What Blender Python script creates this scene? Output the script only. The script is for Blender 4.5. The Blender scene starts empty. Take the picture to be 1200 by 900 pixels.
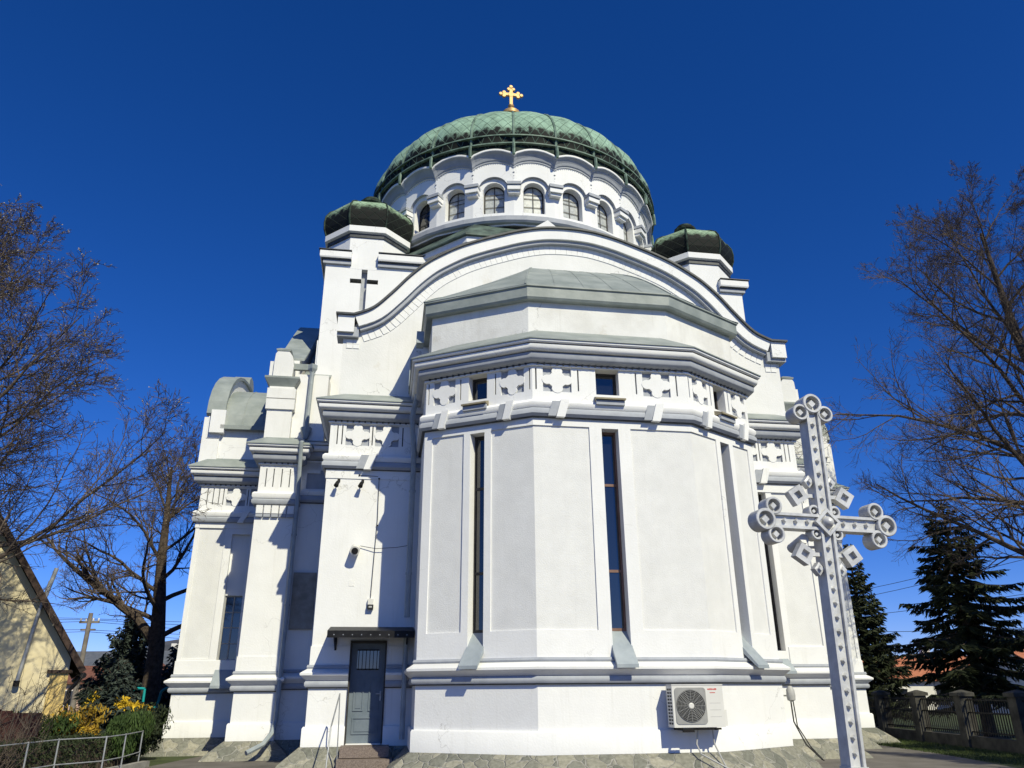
import bpy, bmesh, math, random
from mathutils import Vector, Matrix
R = math.radians
PI = math.pi
sc = bpy.context.scene
col = sc.collection

# ------------------------------------------------------------------ camera, sky, sun, exposure
cam_d = bpy.data.cameras.new("camera")
cam = bpy.data.objects.new("camera", cam_d)
col.objects.link(cam)
cam_d.sensor_fit = 'HORIZONTAL'
cam_d.sensor_width = 36.0
cam_d.lens = 900.0 / 1200.0 * 36.0
cam_d.clip_start = 0.1
cam_d.clip_end = 6000
TH, RO = R(21.8), R(0.4)
f_ = Vector((0, math.cos(TH), math.sin(TH)))
u0 = Vector((0, -math.sin(TH), math.cos(TH)))
r0 = Vector((1, 0, 0))
u_ = u0 * math.cos(RO) + r0 * math.sin(RO)
r_ = r0 * math.cos(RO) - u0 * math.sin(RO)
m4 = Matrix((r_, u_, -f_)).transposed().to_4x4()
m4.translation = Vector((0, 0, 1.65))
cam.matrix_world = m4
sc.camera = cam

PHI = R(9)
AX = Vector((math.cos(PHI), math.sin(PHI), 0))
AY = Vector((-math.sin(PHI), math.cos(PHI), 0))
ORG = Vector((2.2, 15.3, 0)) + AX * .55 + AY * 2.05
SUN = (AX * .40 - AY * 1.0 + Vector((0, 0, .97))).normalized()
elev = math.asin(SUN.z)
azim = math.atan2(SUN.x, SUN.y)
w = bpy.data.worlds.new("World")
sc.world = w
w.use_nodes = True
nt = w.node_tree
nt.nodes.clear()
wo = nt.nodes.new('ShaderNodeOutputWorld')
bg = nt.nodes.new('ShaderNodeBackground')
sky = nt.nodes.new('ShaderNodeTexSky')
sky.sky_type = 'NISHITA'
sky.sun_disc = False
sky.sun_elevation = elev
sky.sun_rotation = azim
sky.altitude = 1500
sky.air_density = 0.9
sky.dust_density = 0.0
sky.ozone_density = 6.0
hsv = nt.nodes.new('ShaderNodeHueSaturation')
hsv.inputs['Saturation'].default_value = 1.24
hsv.inputs['Value'].default_value = 0.95
nt.links.new(sky.outputs[0], hsv.inputs['Color'])
tint = nt.nodes.new('ShaderNodeMix'); tint.data_type = 'RGBA'; tint.blend_type = 'MULTIPLY'
tint.inputs[0].default_value = 1; tint.inputs[7].default_value = (1.16, 1.07, 1.55, 1)
nt.links.new(hsv.outputs[0], tint.inputs[6])
nt.links.new(tint.outputs[2], bg.inputs['Color'])
bg.inputs['Strength'].default_value = 0.085
nt.links.new(bg.outputs[0], wo.inputs[0])
sl = bpy.data.lights.new("sun", 'SUN')
sl.energy = 4.8
sl.angle = R(0.53)
sl.color = (1.0, 0.945, 0.71)
so = bpy.data.objects.new("sun", sl)
col.objects.link(so)
so.rotation_euler = SUN.to_track_quat('Z', 'Y').to_euler()
so.location = (20, -20, 40)
sc.view_settings.view_transform = 'Standard'
sc.view_settings.look = 'None'
sc.view_settings.gamma = 1
sc.view_settings.exposure = 0.0
sc.render.engine = 'CYCLES'
sc.cycles.max_bounces = 6
sc.cycles.diffuse_bounces = 2
sc.cycles.use_denoising = True

# ------------------------------------------------------------------ materials
def node(nt, t, **kw):
    n = nt.nodes.new(t)
    for k, v in kw.items():
        if k in n.inputs: n.inputs[k].default_value = v
        else: setattr(n, k, v)
    return n
def base_mat(name, rough=.8, metal=0., spec=.3):
    m = bpy.data.materials.new(name); m.use_nodes = True
    t = m.node_tree; p = t.nodes['Principled BSDF']
    p.inputs['Roughness'].default_value = rough
    p.inputs['Metallic'].default_value = metal
    p.inputs['Specular IOR Level'].default_value = spec
    return m, t, p
def ramp(t, pts):
    n = t.nodes.new('ShaderNodeValToRGB'); e = n.color_ramp.elements
    while len(e) < len(pts): e.new(.5)
    for i, (x, c) in enumerate(pts):
        e[i].position = x; e[i].color = (c[0], c[1], c[2], 1)
    return n
def mixc(t, fac, a, b, mode='MIX'):
    n = t.nodes.new('ShaderNodeMix'); n.data_type = 'RGBA'; n.blend_type = mode
    for sock, v in ((n.inputs[0], fac), (n.inputs[6], a), (n.inputs[7], b)):
        if isinstance(v, (int, float)): sock.default_value = v
        elif isinstance(v, tuple): sock.default_value = (v[0], v[1], v[2], 1)
        else: t.links.new(v, sock)
    return n.outputs[2]
def noisy(name, c1, c2, scale=3., rough=.8, bump=0., bscale=60., metal=0., spec=.3, streak=0., sc_c=None, crack=0., patch=0., pc=None, bdist=.01):
    m, t, p = base_mat(name, rough, metal, spec)
    tc = node(t, 'ShaderNodeTexCoord')
    n = node(t, 'ShaderNodeTexNoise', Scale=scale, Detail=8., Roughness=.6)
    t.links.new(tc.outputs['Object'], n.inputs['Vector'])
    rp = ramp(t, [(.35, c1), (.65, c2)])
    t.links.new(n.outputs[0], rp.inputs[0])
    out = rp.outputs[0]
    if streak > 0:     # vertical rain streaks of dirt
        mp = node(t, 'ShaderNodeMapping'); mp.inputs['Scale'].default_value = (7, 7, .35)
        t.links.new(tc.outputs['Object'], mp.inputs[0])
        n2 = node(t, 'ShaderNodeTexNoise', Scale=1., Detail=6., Roughness=.65)
        t.links.new(mp.outputs[0], n2.inputs['Vector'])
        r2 = ramp(t, [(.56, (0, 0, 0)), (.78, (streak,) * 3)])
        t.links.new(n2.outputs[0], r2.inputs[0])
        out = mixc(t, r2.outputs[0], out, sc_c)
    if patch > 0:      # blotches where paint has come off or moisture has stained
        n3 = node(t, 'ShaderNodeTexNoise', Scale=.9, Detail=10., Roughness=.7)
        t.links.new(tc.outputs['Object'], n3.inputs['Vector'])
        r3 = ramp(t, [(.60, (0, 0, 0)), (.66, (patch,) * 3)])
        t.links.new(n3.outputs[0], r3.inputs[0])
        out = mixc(t, r3.outputs[0], out, pc)
    if crack > 0:      # hairline cracks, only here and there
        wn = node(t, 'ShaderNodeTexNoise', Scale=1.6, Detail=6.); t.links.new(tc.outputs['Object'], wn.inputs['Vector'])
        wv = node(t, 'ShaderNodeVectorMath', operation='MULTIPLY_ADD'); t.links.new(wn.outputs['Color'], wv.inputs[0]); wv.inputs[1].default_value = (1.4, 1.4, 1.4)
        t.links.new(tc.outputs['Object'], wv.inputs[2])
        vo = node(t, 'ShaderNodeTexVoronoi', feature='DISTANCE_TO_EDGE', Scale=.42); t.links.new(wv.outputs[0], vo.inputs['Vector'])
        cr1 = ramp(t, [(.0, (1, 1, 1)), (.0045, (0, 0, 0))]); t.links.new(vo.outputs['Distance'], cr1.inputs[0])
        mk = node(t, 'ShaderNodeTexNoise', Scale=.45, Detail=3.); t.links.new(tc.outputs['Object'], mk.inputs['Vector'])
        cr2 = ramp(t, [(.5, (0, 0, 0)), (.58, (crack,) * 3)]); t.links.new(mk.outputs[0], cr2.inputs[0])
        mm = t.nodes.new('ShaderNodeMath'); mm.operation = 'MULTIPLY'; t.links.new(cr1.outputs[0], mm.inputs[0]); t.links.new(cr2.outputs[0], mm.inputs[1])
        out = mixc(t, mm.outputs[0], out, (.30, .29, .27))
    t.links.new(out, p.inputs['Base Color'])
    if bump > 0:
        nb = node(t, 'ShaderNodeTexNoise', Scale=bscale, Detail=4.)
        t.links.new(tc.outputs['Object'], nb.inputs['Vector'])
        b = node(t, 'ShaderNodeBump', Strength=bump, Distance=bdist)
        t.links.new(nb.outputs[0], b.inputs['Height'])
        t.links.new(b.outputs[0], p.inputs['Normal'])
    return m
M = {}
M['plaster'] = noisy('white_plaster', (.77, .77, .765), (.82, .82, .815), 1.3, .85, .3, 24, streak=.34, sc_c=(.60, .59, .55), crack=.5, bdist=.012)
M['panel'] = noisy('rough_plaster', (.70, .70, .69), (.755, .755, .745), 2.2, .92, .5, 48, streak=.18, sc_c=(.52, .52, .50), bdist=.012)
M['gable'] = noisy('aged_plaster', (.72, .72, .70), (.79, .785, .77), 1.1, .9, .25, 24, crack=.9, streak=.35, sc_c=(.58, .57, .53), patch=.35, pc=(.62, .58, .50), bdist=.02)
M['oldplaster'] = noisy('weathered_plaster', (.66, .65, .62), (.77, .765, .74), 1.4, .92, .4, 26, crack=.9, streak=.4, sc_c=(.5, .48, .43), patch=.5, pc=(.56, .52, .44), bdist=.015)
M['trim'] = noisy('grey_trim_paint', (.33, .35, .39), (.39, .41, .45), 4, .7, .15, 40, streak=.2, sc_c=(.33, .34, .36))
M['zinc'] = noisy('zinc_sheet', (.21, .24, .23), (.31, .34, .325), 1.6, .55, .3, 5, metal=.0, spec=.4, patch=.4, pc=(.40, .42, .40), bdist=.03)
M['sill'] = noisy('sill_sheet', (.26, .30, .33), (.35, .39, .42), 2.5, .5, spec=.4)
M['dark_line'] = noisy('dark_metal_and_shade', (.035, .04, .045), (.08, .085, .09), 5, .5)  # metal edges, and the dark strips and sheets that stand for shade
M['pipe'] = noisy('painted_pipe', (.26, .30, .33), (.36, .40, .42), 3, .5, spec=.4)
M['ochre'] = noisy('ochre_sill_tile', (.22, .19, .13), (.32, .28, .19), 6, .7)
M['darkmetal'] = noisy('dark_iron', (.006, .006, .007), (.014, .014, .016), 6, .5, spec=.2)
M['iron'] = noisy('black_railing_iron', (.008, .008, .008), (.018, .016, .016), 6, .6, spec=.2)
M['galv'] = noisy('galvanised_tube', (.28, .29, .30), (.40, .41, .42), 6, .4, metal=.3)
M['silver'] = noisy('silver_paint', (.47, .47, .465), (.66, .66, .65), 6, .4, .35, 18, metal=.12, spec=.5, streak=.45, sc_c=(.34, .34, .33))
M['gold'] = noisy('gilded_metal', (.42, .27, .11), (.52, .34, .15), 6, .5, metal=.35)
M['doorgrey'] = noisy('blue_grey_door_paint', (.13, .165, .20), (.17, .205, .245), 3, .55)
M['frame'] = noisy('brown_window_frame', (.16, .09, .065), (.22, .13, .10), 5, .6)
M['dkframe'] = noisy('dark_window_frame', (.03, .028, .028), (.06, .055, .05), 5, .6)
M['granite'] = noisy('brown_granite_step', (.13, .10, .085), (.27, .22, .19), 45, .6, .3, 80)
M['bark'] = noisy('tree_bark', (.045, .034, .027), (.12, .092, .07), 9, .95, .9, 25, bdist=.03)
M['twig'] = noisy('twig_bark', (.07, .053, .041), (.13, .10, .078), 4, .9)
M['bud'] = noisy('pale_buds', (.34, .30, .22), (.50, .45, .34), 8, .8)
M['brownroof'] = noisy('brown_roof_board', (.035, .022, .016), (.07, .045, .035), 6, .8)
M['cream'] = noisy('cream_render', (.62, .53, .33), (.72, .63, .42), 1.5, .9, .3, 20, streak=.2, sc_c=(.5, .42, .27))
M['yellow'] = noisy('yellow_render', (.66, .47, .17), (.74, .55, .22), 2., .9)
M['brownfence'] = noisy('brown_fence_paint', (.05, .018, .014), (.08, .03, .025), 4, .8)
M['concrete'] = noisy('old_concrete', (.22, .21, .19), (.34, .33, .30), 3, .9, .4, 25, streak=.3, sc_c=(.14, .14, .12))
M['darkstone'] = noisy('mossy_fence_post', (.035, .034, .03), (.09, .085, .072), 3, .95, .6, 15, streak=.5, sc_c=(.05, .055, .04))
M['redroof'] = noisy('red_roof_tiles', (.36, .12, .06), (.48, .19, .10), 5, .85, .5, 30)
M['greyroof'] = noisy('grey_roof_sheet', (.09, .10, .12), (.13, .14, .16), 2, .7)
M['brnroof'] = noisy('brown_roof_tiles', (.13, .05, .035), (.2, .09, .06), 4, .85)
M['pinkwall'] = noisy('pink_render', (.58, .38, .28), (.66, .45, .34), 2, .9)
M['whitewall'] = noisy('white_render', (.68, .66, .6), (.76, .74, .68), 2, .9)
M['asphalt'] = noisy('pavement', (.11, .10, .088), (.17, .155, .14), 1.2, .9, .5, 60, patch=.3, pc=(.25, .235, .21), bdist=.01)
M['grassbase'] = noisy('lawn_soil', (.035, .05, .018), (.07, .09, .03), 1.5, .95, .6, 30)
M['blade'] = noisy('grass_blade', (.03, .05, .014), (.07, .095, .025), 3, .8)
M['hill'] = noisy('wooded_hill', (.055, .06, .07), (.10, .10, .11), .02, .95)
M['spruce'] = noisy('spruce_needles', (.012, .018, .009), (.045, .056, .020), 1.4, .75)
M['blue_spruce'] = noisy('blue_spruce_needles', (.022, .034, .028), (.065, .085, .07), 1.6, .75)
M['juniper'] = noisy('juniper_leaf', (.02, .042, .01), (.06, .10, .022), 2.5, .75)
M['hedge'] = noisy('hedge_leaf', (.014, .022, .01), (.04, .055, .02), 2.5, .75)
M['forsythia'] = noisy('yellow_blossom', (.50, .31, .015), (.70, .48, .03), 4, .7)
M['orangeleaf'] = noisy('orange_leaf', (.30, .17, .02), (.5, .33, .04), 4, .8)
M['acwhite'] = noisy('enamelled_casing', (.66, .65, .61), (.70, .69, .65), 3, .4, spec=.5)
M['acgrille'] = noisy('grey_grille', (.28, .28, .27), (.34, .34, .33), 5, .5)
M['acdark'] = noisy('dark_fan_well', (.012, .012, .013), (.02, .02, .022), 5, .6)
M['redink'] = noisy('red_lettering', (.55, .04, .03), (.6, .06, .04), 5, .6)
M['plastic'] = noisy('grey_plastic', (.38, .38, .37), (.45, .45, .44), 5, .5)
M['teal'] = noisy('teal_paint', (.01, .28, .30), (.02, .36, .38), 5, .45)
M['wire'] = noisy('black_cable', (.02, .02, .02), (.03, .03, .03), 5, .6)
M['wood'] = noisy('weathered_pole', (.16, .14, .12), (.25, .22, .19), 3, .9)
M['curtain'] = noisy('leaded_glass', (.34, .36, .36), (.52, .54, .53), 9, .25, spec=.6)

def glass_mat():
    m, t, p = base_mat('dark_glass', .04, 0, .9)
    p.inputs['Base Color'].default_value = (.010, .012, .016, 1)
    p.inputs['IOR'].default_value = 1.6
    return m
M['glass'] = glass_mat()

def stone_mat():
    m, t, p = base_mat('crazy_paving_stone', .9)
    tc = node(t, 'ShaderNodeTexCoord')
    nz = node(t, 'ShaderNodeTexNoise', Scale=3., Detail=2.)
    t.links.new(tc.outputs['Object'], nz.inputs['Vector'])
    vm = node(t, 'ShaderNodeVectorMath', operation='MULTIPLY_ADD')
    t.links.new(nz.outputs['Color'], vm.inputs[0]); vm.inputs[1].default_value = (.22, .22, .22)
    t.links.new(tc.outputs['Object'], vm.inputs[2])
    v1 = node(t, 'ShaderNodeTexVoronoi', feature='DISTANCE_TO_EDGE', Scale=3.1)
    v2 = node(t, 'ShaderNodeTexVoronoi', feature='F1', Scale=3.1)
    t.links.new(vm.outputs[0], v1.inputs['Vector']); t.links.new(vm.outputs[0], v2.inputs['Vector'])
    hs = node(t, 'ShaderNodeSeparateColor'); t.links.new(v2.outputs['Color'], hs.inputs[0])
    rp = ramp(t, [(0., (.17, .175, .15)), (.4, (.24, .24, .205)), (.75, (.30, .29, .235)), (1., (.40, .38, .31))])
    t.links.new(hs.outputs[0], rp.inputs[0])
    n2 = node(t, 'ShaderNodeTexNoise', Scale=14., Detail=8.); t.links.new(tc.outputs['Object'], n2.inputs['Vector'])
    r2 = ramp(t, [(.3, (.62, .62, .6)), (.7, (1, 1, 1))]); t.links.new(n2.outputs[0], r2.inputs[0])
    c = mixc(t, 1., rp.outputs[0], r2.outputs[0], 'MULTIPLY')
    e = ramp(t, [(.0, (1, 1, 1)), (.035, (0, 0, 0))]); t.links.new(v1.outputs['Distance'], e.inputs[0])
    c = mixc(t, e.outputs[0], c, (.36, .35, .32))
    t.links.new(c, p.inputs['Base Color'])
    b = node(t, 'ShaderNodeBump', Strength=.7, Distance=.03)
    r3 = ramp(t, [(.0, (0, 0, 0)), (.06, (1, 1, 1))]); t.links.new(v1.outputs['Distance'], r3.inputs[0])
    t.links.new(r3.outputs[0], b.inputs['Height']); t.links.new(b.outputs[0], p.inputs['Normal'])
    return m
M['stone'] = stone_mat()

def copper_mat(name, lat_u, lat_v, dark_at, dark_w, green, dark=(.010, .012, .011), net=(.15, .23, .18)):
    """patinated copper shingles: UV.x runs across a gore (0..1), UV.y is metres up the dome"""
    m, t, p = base_mat(name, .7, 0, .15)
    uv = node(t, 'ShaderNodeUVMap')
    tc = node(t, 'ShaderNodeTexCoord')
    sp = node(t, 'ShaderNodeSeparateXYZ'); t.links.new(uv.outputs[0], sp.inputs[0])
    def mth(op, a, b=None):
        n = t.nodes.new('ShaderNodeMath'); n.operation = op
        for i, v in enumerate((a, b)):
            if v is None: continue
            if isinstance(v, (int, float)): n.inputs[i].default_value = v
            else: t.links.new(v, n.inputs[i])
        return n.outputs[0]
    A = mth('MULTIPLY', sp.outputs[0], lat_u); B = mth('MULTIPLY', sp.outputs[1], lat_v)
    d1 = mth('ABSOLUTE', mth('SUBTRACT', mth('FRACT', mth('ADD', A, B)), .5))
    d2 = mth('ABSOLUTE', mth('SUBTRACT', mth('FRACT', mth('SUBTRACT', A, B)), .5))
    ln = mth('MINIMUM', d1, d2)                        # 0 on lattice lines
    lr = ramp(t, [(.0, (1, 1, 1)), (.055, (0, 0, 0))]); t.links.new(ln, lr.inputs[0])
    n = node(t, 'ShaderNodeTexNoise', Scale=2.2, Detail=9., Roughness=.65); t.links.new(tc.outputs['Object'], n.inputs['Vector'])
    g = ramp(t, [(.3, tuple(x * .6 for x in green)), (.5, green), (.72, tuple(min(1, x * 1.35) for x in green))])
    t.links.new(n.outputs[0], g.inputs[0])
    # dirt that starts under each shingle tip near the foot of the dome
    n2 = node(t, 'ShaderNodeTexNoise', Scale=3.5, Detail=6., Roughness=.7); t.links.new(tc.outputs['Object'], n2.inputs['Vector'])
    cell = mth('MULTIPLY', ln, 1.1 * dark_w)
    h = mth('ADD', sp.outputs[1], mth('MULTIPLY', mth('SUBTRACT', .5, n2.outputs[0]), dark_w * 2.2))
    h = mth('SUBTRACT', h, cell)
    ma = node(t, 'ShaderNodeMapRange'); ma.inputs['From Min'].default_value = dark_at - .12; ma.inputs['From Max'].default_value = dark_at + .12
    ma.inputs['To Min'].default_value = 1; ma.inputs['To Max'].default_value = 0
    t.links.new(h, ma.inputs['Value'])
    c = mixc(t, ma.outputs[0], g.outputs[0], dark)
    lc = mixc(t, ma.outputs[0], (.05, .08, .065), net)
    c = mixc(t, mth('MULTIPLY', lr.outputs[0], .75), c, lc)
    t.links.new(c, p.inputs['Base Color'])
    b = node(t, 'ShaderNodeBump', Strength=.6, Distance=.03)
    t.links.new(lr.outputs[0], b.inputs['Height']); b.invert = True
    t.links.new(b.outputs[0], p.inputs['Normal'])
    return m
GREEN = (.25, .38, .29)
M['dome'] = copper_mat('copper_patina_shingles', 4.0, 1.6, .86, .40, GREEN)
M['turret'] = copper_mat('turret_copper_shingles', 3.0, 2.4, .88, .30, (.24, .34, .23), net=(.03, .045, .035))
M['rib'] = noisy('copper_rib', (.07, .11, .09), (.20, .29, .23), 3, .6)
M['skirt'] = noisy('weathered_copper', (.035, .05, .045), (.12, .17, .14), 2.2, .6, .4, 6)
M['darkcopper'] = noisy('blackened_copper', (.006, .008, .008), (.05, .08, .06), 4.5, .7, .5, 8, spec=.15)

# ------------------------------------------------------------------ mesh helpers
class MB:
    def __init__(s): s.v = []; s.f = []; s.uv = None
    def add(s, vs, fs):
        o = len(s.v); s.v.extend(vs); s.f.extend([tuple(i + o for i in f) for f in fs])
    def quad(s, a, b, c, d): s.add([a, b, c, d], [(0, 1, 2, 3)])
    def box(s, x0, x1, y0, y1, z0, z1):
        s.add([(x0, y0, z0), (x1, y0, z0), (x1, y1, z0), (x0, y1, z0), (x0, y0, z1), (x1, y0, z1), (x1, y1, z1), (x0, y1, z1)],
              [(0, 3, 2, 1), (4, 5, 6, 7), (0, 1, 5, 4), (1, 2, 6, 5), (2, 3, 7, 6), (3, 0, 4, 7)])
    def obox(s, c, ax, ay, az, hx, hy, hz):
        c, ax, ay, az = map(Vector, (c, ax, ay, az))
        vs = [tuple(c + ax * (i * hx) + ay * (j * hy) + az * (k * hz)) for k in (-1, 1) for (i, j) in ((-1, -1), (1, -1), (1, 1), (-1, 1))]
        s.add(vs, [(0, 3, 2, 1), (4, 5, 6, 7), (0, 1, 5, 4), (1, 2, 6, 5), (2, 3, 7, 6), (3, 0, 4, 7)])
    def prism(s, poly, fn, d0, d1):
        """extrude a 2-D polygon: fn(a, b, d) -> xyz"""
        n = len(poly)
        s.add([fn(a, b, d0) for a, b in poly] + [fn(a, b, d1) for a, b in poly],
              [tuple(range(n)), tuple(range(2 * n - 1, n - 1, -1))] + [(i, (i + 1) % n, n + (i + 1) % n, n + i) for i in range(n)])
    def loft(s, rings, cap=True, close=True):
        n = len(rings[0]); vs = [p for r in rings for p in r]; fs = []
        m = n if close else n - 1
        for i in range(len(rings) - 1):
            for j in range(m):
                k = (j + 1) % n
                fs.append((i * n + j, i * n + k, (i + 1) * n + k, (i + 1) * n + j))
        if cap: fs += [tuple(range(n)), tuple(range(len(rings) * n - 1, (len(rings) - 1) * n - 1, -1))]
        s.add(vs, fs)
    def tube(s, pts, rads, n=6, cap=True):
        pts = [Vector(p) for p in pts]
        if isinstance(rads, (int, float)): rads = [rads] * len(pts)
        rings = []; pu = None
        for i, p in enumerate(pts):
            d = (pts[min(i + 1, len(pts) - 1)] - pts[max(i - 1, 0)])
            if d.length < 1e-9: d = Vector((0, 0, 1))
            d.normalize()
            if pu is None:
                pu = d.orthogonal().normalized()
            pu = (pu - d * pu.dot(d))
            if pu.length < 1e-6: pu = d.orthogonal()
            pu.normalize(); q = d.cross(pu)
            rings.append([tuple(p + (pu * math.cos(2 * PI * j / n) + q * math.sin(2 * PI * j / n)) * rads[i]) for j in range(n)])
        s.loft(rings, cap)
    def lathe(s, prof, c=(0, 0, 0), n=16, axis='z'):
        rings = []
        for r_, h in prof:
            ring = []
            for j in range(n):
                a = 2 * PI * j / n
                if axis == 'z': ring.append((c[0] + r_ * math.cos(a), c[1] + r_ * math.sin(a), c[2] + h))
                else: ring.append((c[0] + r_ * math.cos(a), c[1] - h, c[2] + r_ * math.sin(a)))
            rings.append(ring)
        s.loft(rings, True)
    def sweep(s, path, prof, closed_prof=True, loop=False):
        """sweep (outward, z) profile along a plan path going left to right seen from outside"""
        P = [Vector(p) for p in path]; n = len(P); offs = []
        seg = [(P[(i + 1) % n] - P[i]).normalized() for i in range(n if loop else n - 1)]
        nr = [Vector((d.y, -d.x)) for d in seg]
        for i in range(n):
            if loop: a, b = nr[i - 1], nr[i]
            else: a, b = nr[max(i - 1, 0)], nr[min(i, n - 2)]
            offs.append((a + b) / (1 + a.dot(b)))
        rings = [[(P[i].x + offs[i].x * d, P[i].y + offs[i].y * d, z) for d, z in prof] for i in range(n)]
        if loop: rings.append(rings[0])
        s.loft(rings, cap=(closed_prof and not loop), close=closed_prof)
    def build(s, name, mat, parent=None, smooth=False, ns=True):
        me = bpy.data.meshes.new(name)
        me.from_pydata(s.v, [], s.f)
        if ns:
            b = bmesh.new(); b.from_mesh(me)
            bmesh.ops.recalc_face_normals(b, faces=b.faces)
            b.to_mesh(me); b.free()
        if smooth:
            me.polygons.foreach_set('use_smooth', [True] * len(me.polygons))
            me.set_sharp_from_angle(angle=R(38))
        me.materials.append(mat if not isinstance(mat, str) else M[mat])
        me.update()
        o = bpy.data.objects.new(name, me); col.objects.link(o)
        if parent: o.parent = parent
        return o
def tag(o, label=None, cat=None, group=None, kind=None):
    if label: o['label'] = label
    if cat: o['category'] = cat
    if group: o['group'] = group
    if kind: o['kind'] = kind
    return o
def empty(name, loc, rz=0):
    o = bpy.data.objects.new(name, None); col.objects.link(o)
    o.location = loc; o.rotation_euler = (0, 0, rz); o.empty_display_size = .3
    return o

def smooth_curve(P, k=4):
    out = []
    for i in range(len(P) - 1):
        p0, p1, p2, p3 = P[max(i - 1, 0)], P[i], P[i + 1], P[min(i + 2, len(P) - 1)]
        for j in range(k):
            t = j / k
            out.append(tuple(.5 * (2 * b_ + (c_ - a_) * t + (2 * a_ - 5 * b_ + 4 * c_ - d_) * t * t + (3 * b_ - a_ - 3 * c_ + d_) * t ** 3) for a_, b_, c_, d_ in zip(p0, p1, p2, p3)))
    return out + [P[-1]]
class Face2:
    """a wall plane between two plan points; pt(s, z, d) with d outward"""
    def __init__(s, P0, P1, mit0=0., mit1=0.):
        s.P0 = Vector(P0); s.P1 = Vector(P1); s.L = (s.P1 - s.P0).length
        s.u = (s.P1 - s.P0) / s.L; s.n = Vector((s.u.y, -s.u.x)); s.m0 = mit0; s.m1 = mit1
    def pt(s, a, z, d=0.):
        if a <= 1e-6: a = a - d * s.m0
        elif a >= s.L - 1e-6: a = a + d * s.m1
        q = s.P0 + s.u * a + s.n * d
        return (q.x, q.y, z)
    def wall(s, mb, z0, z1, holes=(), base=0.):
        """holes: (s0, s1, z0, z1, depth, builder or None)"""
        xs = sorted({0., s.L} | {min(max(h[i], 0), s.L) for h in holes for i in (0, 1)})
        zs = sorted({z0, z1} | {min(max(h[i], z0), z1) for h in holes for i in (2, 3)})
        xs = [x for i, x in enumerate(xs) if i == 0 or x - xs[i - 1] > 1e-5]
        zs = [x for i, x in enumerate(zs) if i == 0 or x - zs[i - 1] > 1e-5]
        nx, nz = len(xs) - 1, len(zs) - 1
        D = [[(base, mb)] * nz for _ in range(nx)]
        for i in range(nx):
            for j in range(nz):
                cx, cz = (xs[i] + xs[i + 1]) / 2, (zs[j] + zs[j + 1]) / 2
                for h in holes:
                    if h[0] < cx < h[1] and h[2] < cz < h[3]: D[i][j] = (base - h[4], h[5])
        for i in range(nx):
            for j in range(nz):
                d, b = D[i][j]
                if b is not None:
                    b.quad(s.pt(xs[i], zs[j], d), s.pt(xs[i + 1], zs[j], d), s.pt(xs[i + 1], zs[j + 1], d), s.pt(xs[i], zs[j + 1], d))
                if i + 1 < nx and abs(D[i + 1][j][0] - d) > 1e-6:
                    e = D[i + 1][j][0]; x = xs[i + 1]
                    mb.quad(s.pt(x, zs[j], d), s.pt(x, zs[j], e), s.pt(x, zs[j + 1], e), s.pt(x, zs[j + 1], d))
                if j + 1 < nz and abs(D[i][j + 1][0] - d) > 1e-6:
                    e = D[i][j + 1][0]; z = zs[j + 1]
                    mb.quad(s.pt(xs[i], z, d), s.pt(xs[i + 1], z, d), s.pt(xs[i + 1], z, e), s.pt(xs[i], z, e))
    def block(s, mb, s0, s1, z0, z1, d0, d1):
        q = [s.pt(a, z, d) for d in (d0, d1) for (a, z) in ((s0, z0), (s1, z0), (s1, z1), (s0, z1))]
        mb.add(q, [(0, 1, 2, 3), (7, 6, 5, 4), (0, 4, 5, 1), (1, 5, 6, 2), (2, 6, 7, 3), (3, 7, 4, 0)])
    def poly(s, mb, pts, d0, d1):
        mb.prism(pts, lambda a, z, d: s.pt(a, z, d), d0, d1)

# ================================================================== GROUND
g = MB(); g.quad((-3000, -200, 0), (3000, -200, 0), (3000, 5000, 0), (-3000, 5000, 0))
tag(g.build('ground', 'grassbase'), kind='structure')
g = MB()
g.prism([(-8.4, -30), (10.6, -30), (10.9, 17), (11.6, 24), (11.4, 27), (12.0, 60), (-8, 60), (-8.6, 40), (-8.9, 21), (-8.4, 15)], lambda a, b, d: (a, b, d), -.2, .004)
tag(g.build('pavement', 'asphalt'), kind='structure')
# far hills
random.seed(3)
def ridge(name, x0, x1, y, heights, depth):
    m = MB(); n = len(heights)
    rows = []
    for k, fk in enumerate((0, .35, .7, 1., .6, 0)):
        rows.append([(x0 + (x1 - x0) * i / (n - 1), y + depth * k / 5, -1 + (heights[i] + 1) * fk * (1 + .06 * math.sin(i * 1.7 + k))) for i in range(n)])
    m.loft(rows, cap=False, close=False)
    return tag(m.build(name, 'hill', smooth=True), kind='structure')
hs = [30 + 16 * math.exp(-((i - 29.8) / 2.0) ** 2) + 6 * math.sin(i * .9) + 3 * math.sin(i * 2.3) for i in range(50)]
ridge('hills', -900, 1300, 900, hs, 500)
hs = [20 + 7 * math.sin(i * .6) + 3 * math.sin(i * 1.9) for i in range(40)]
ridge('hills_left', -1600, -250, 800, [h * 2.4 for h in hs], 400)

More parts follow.
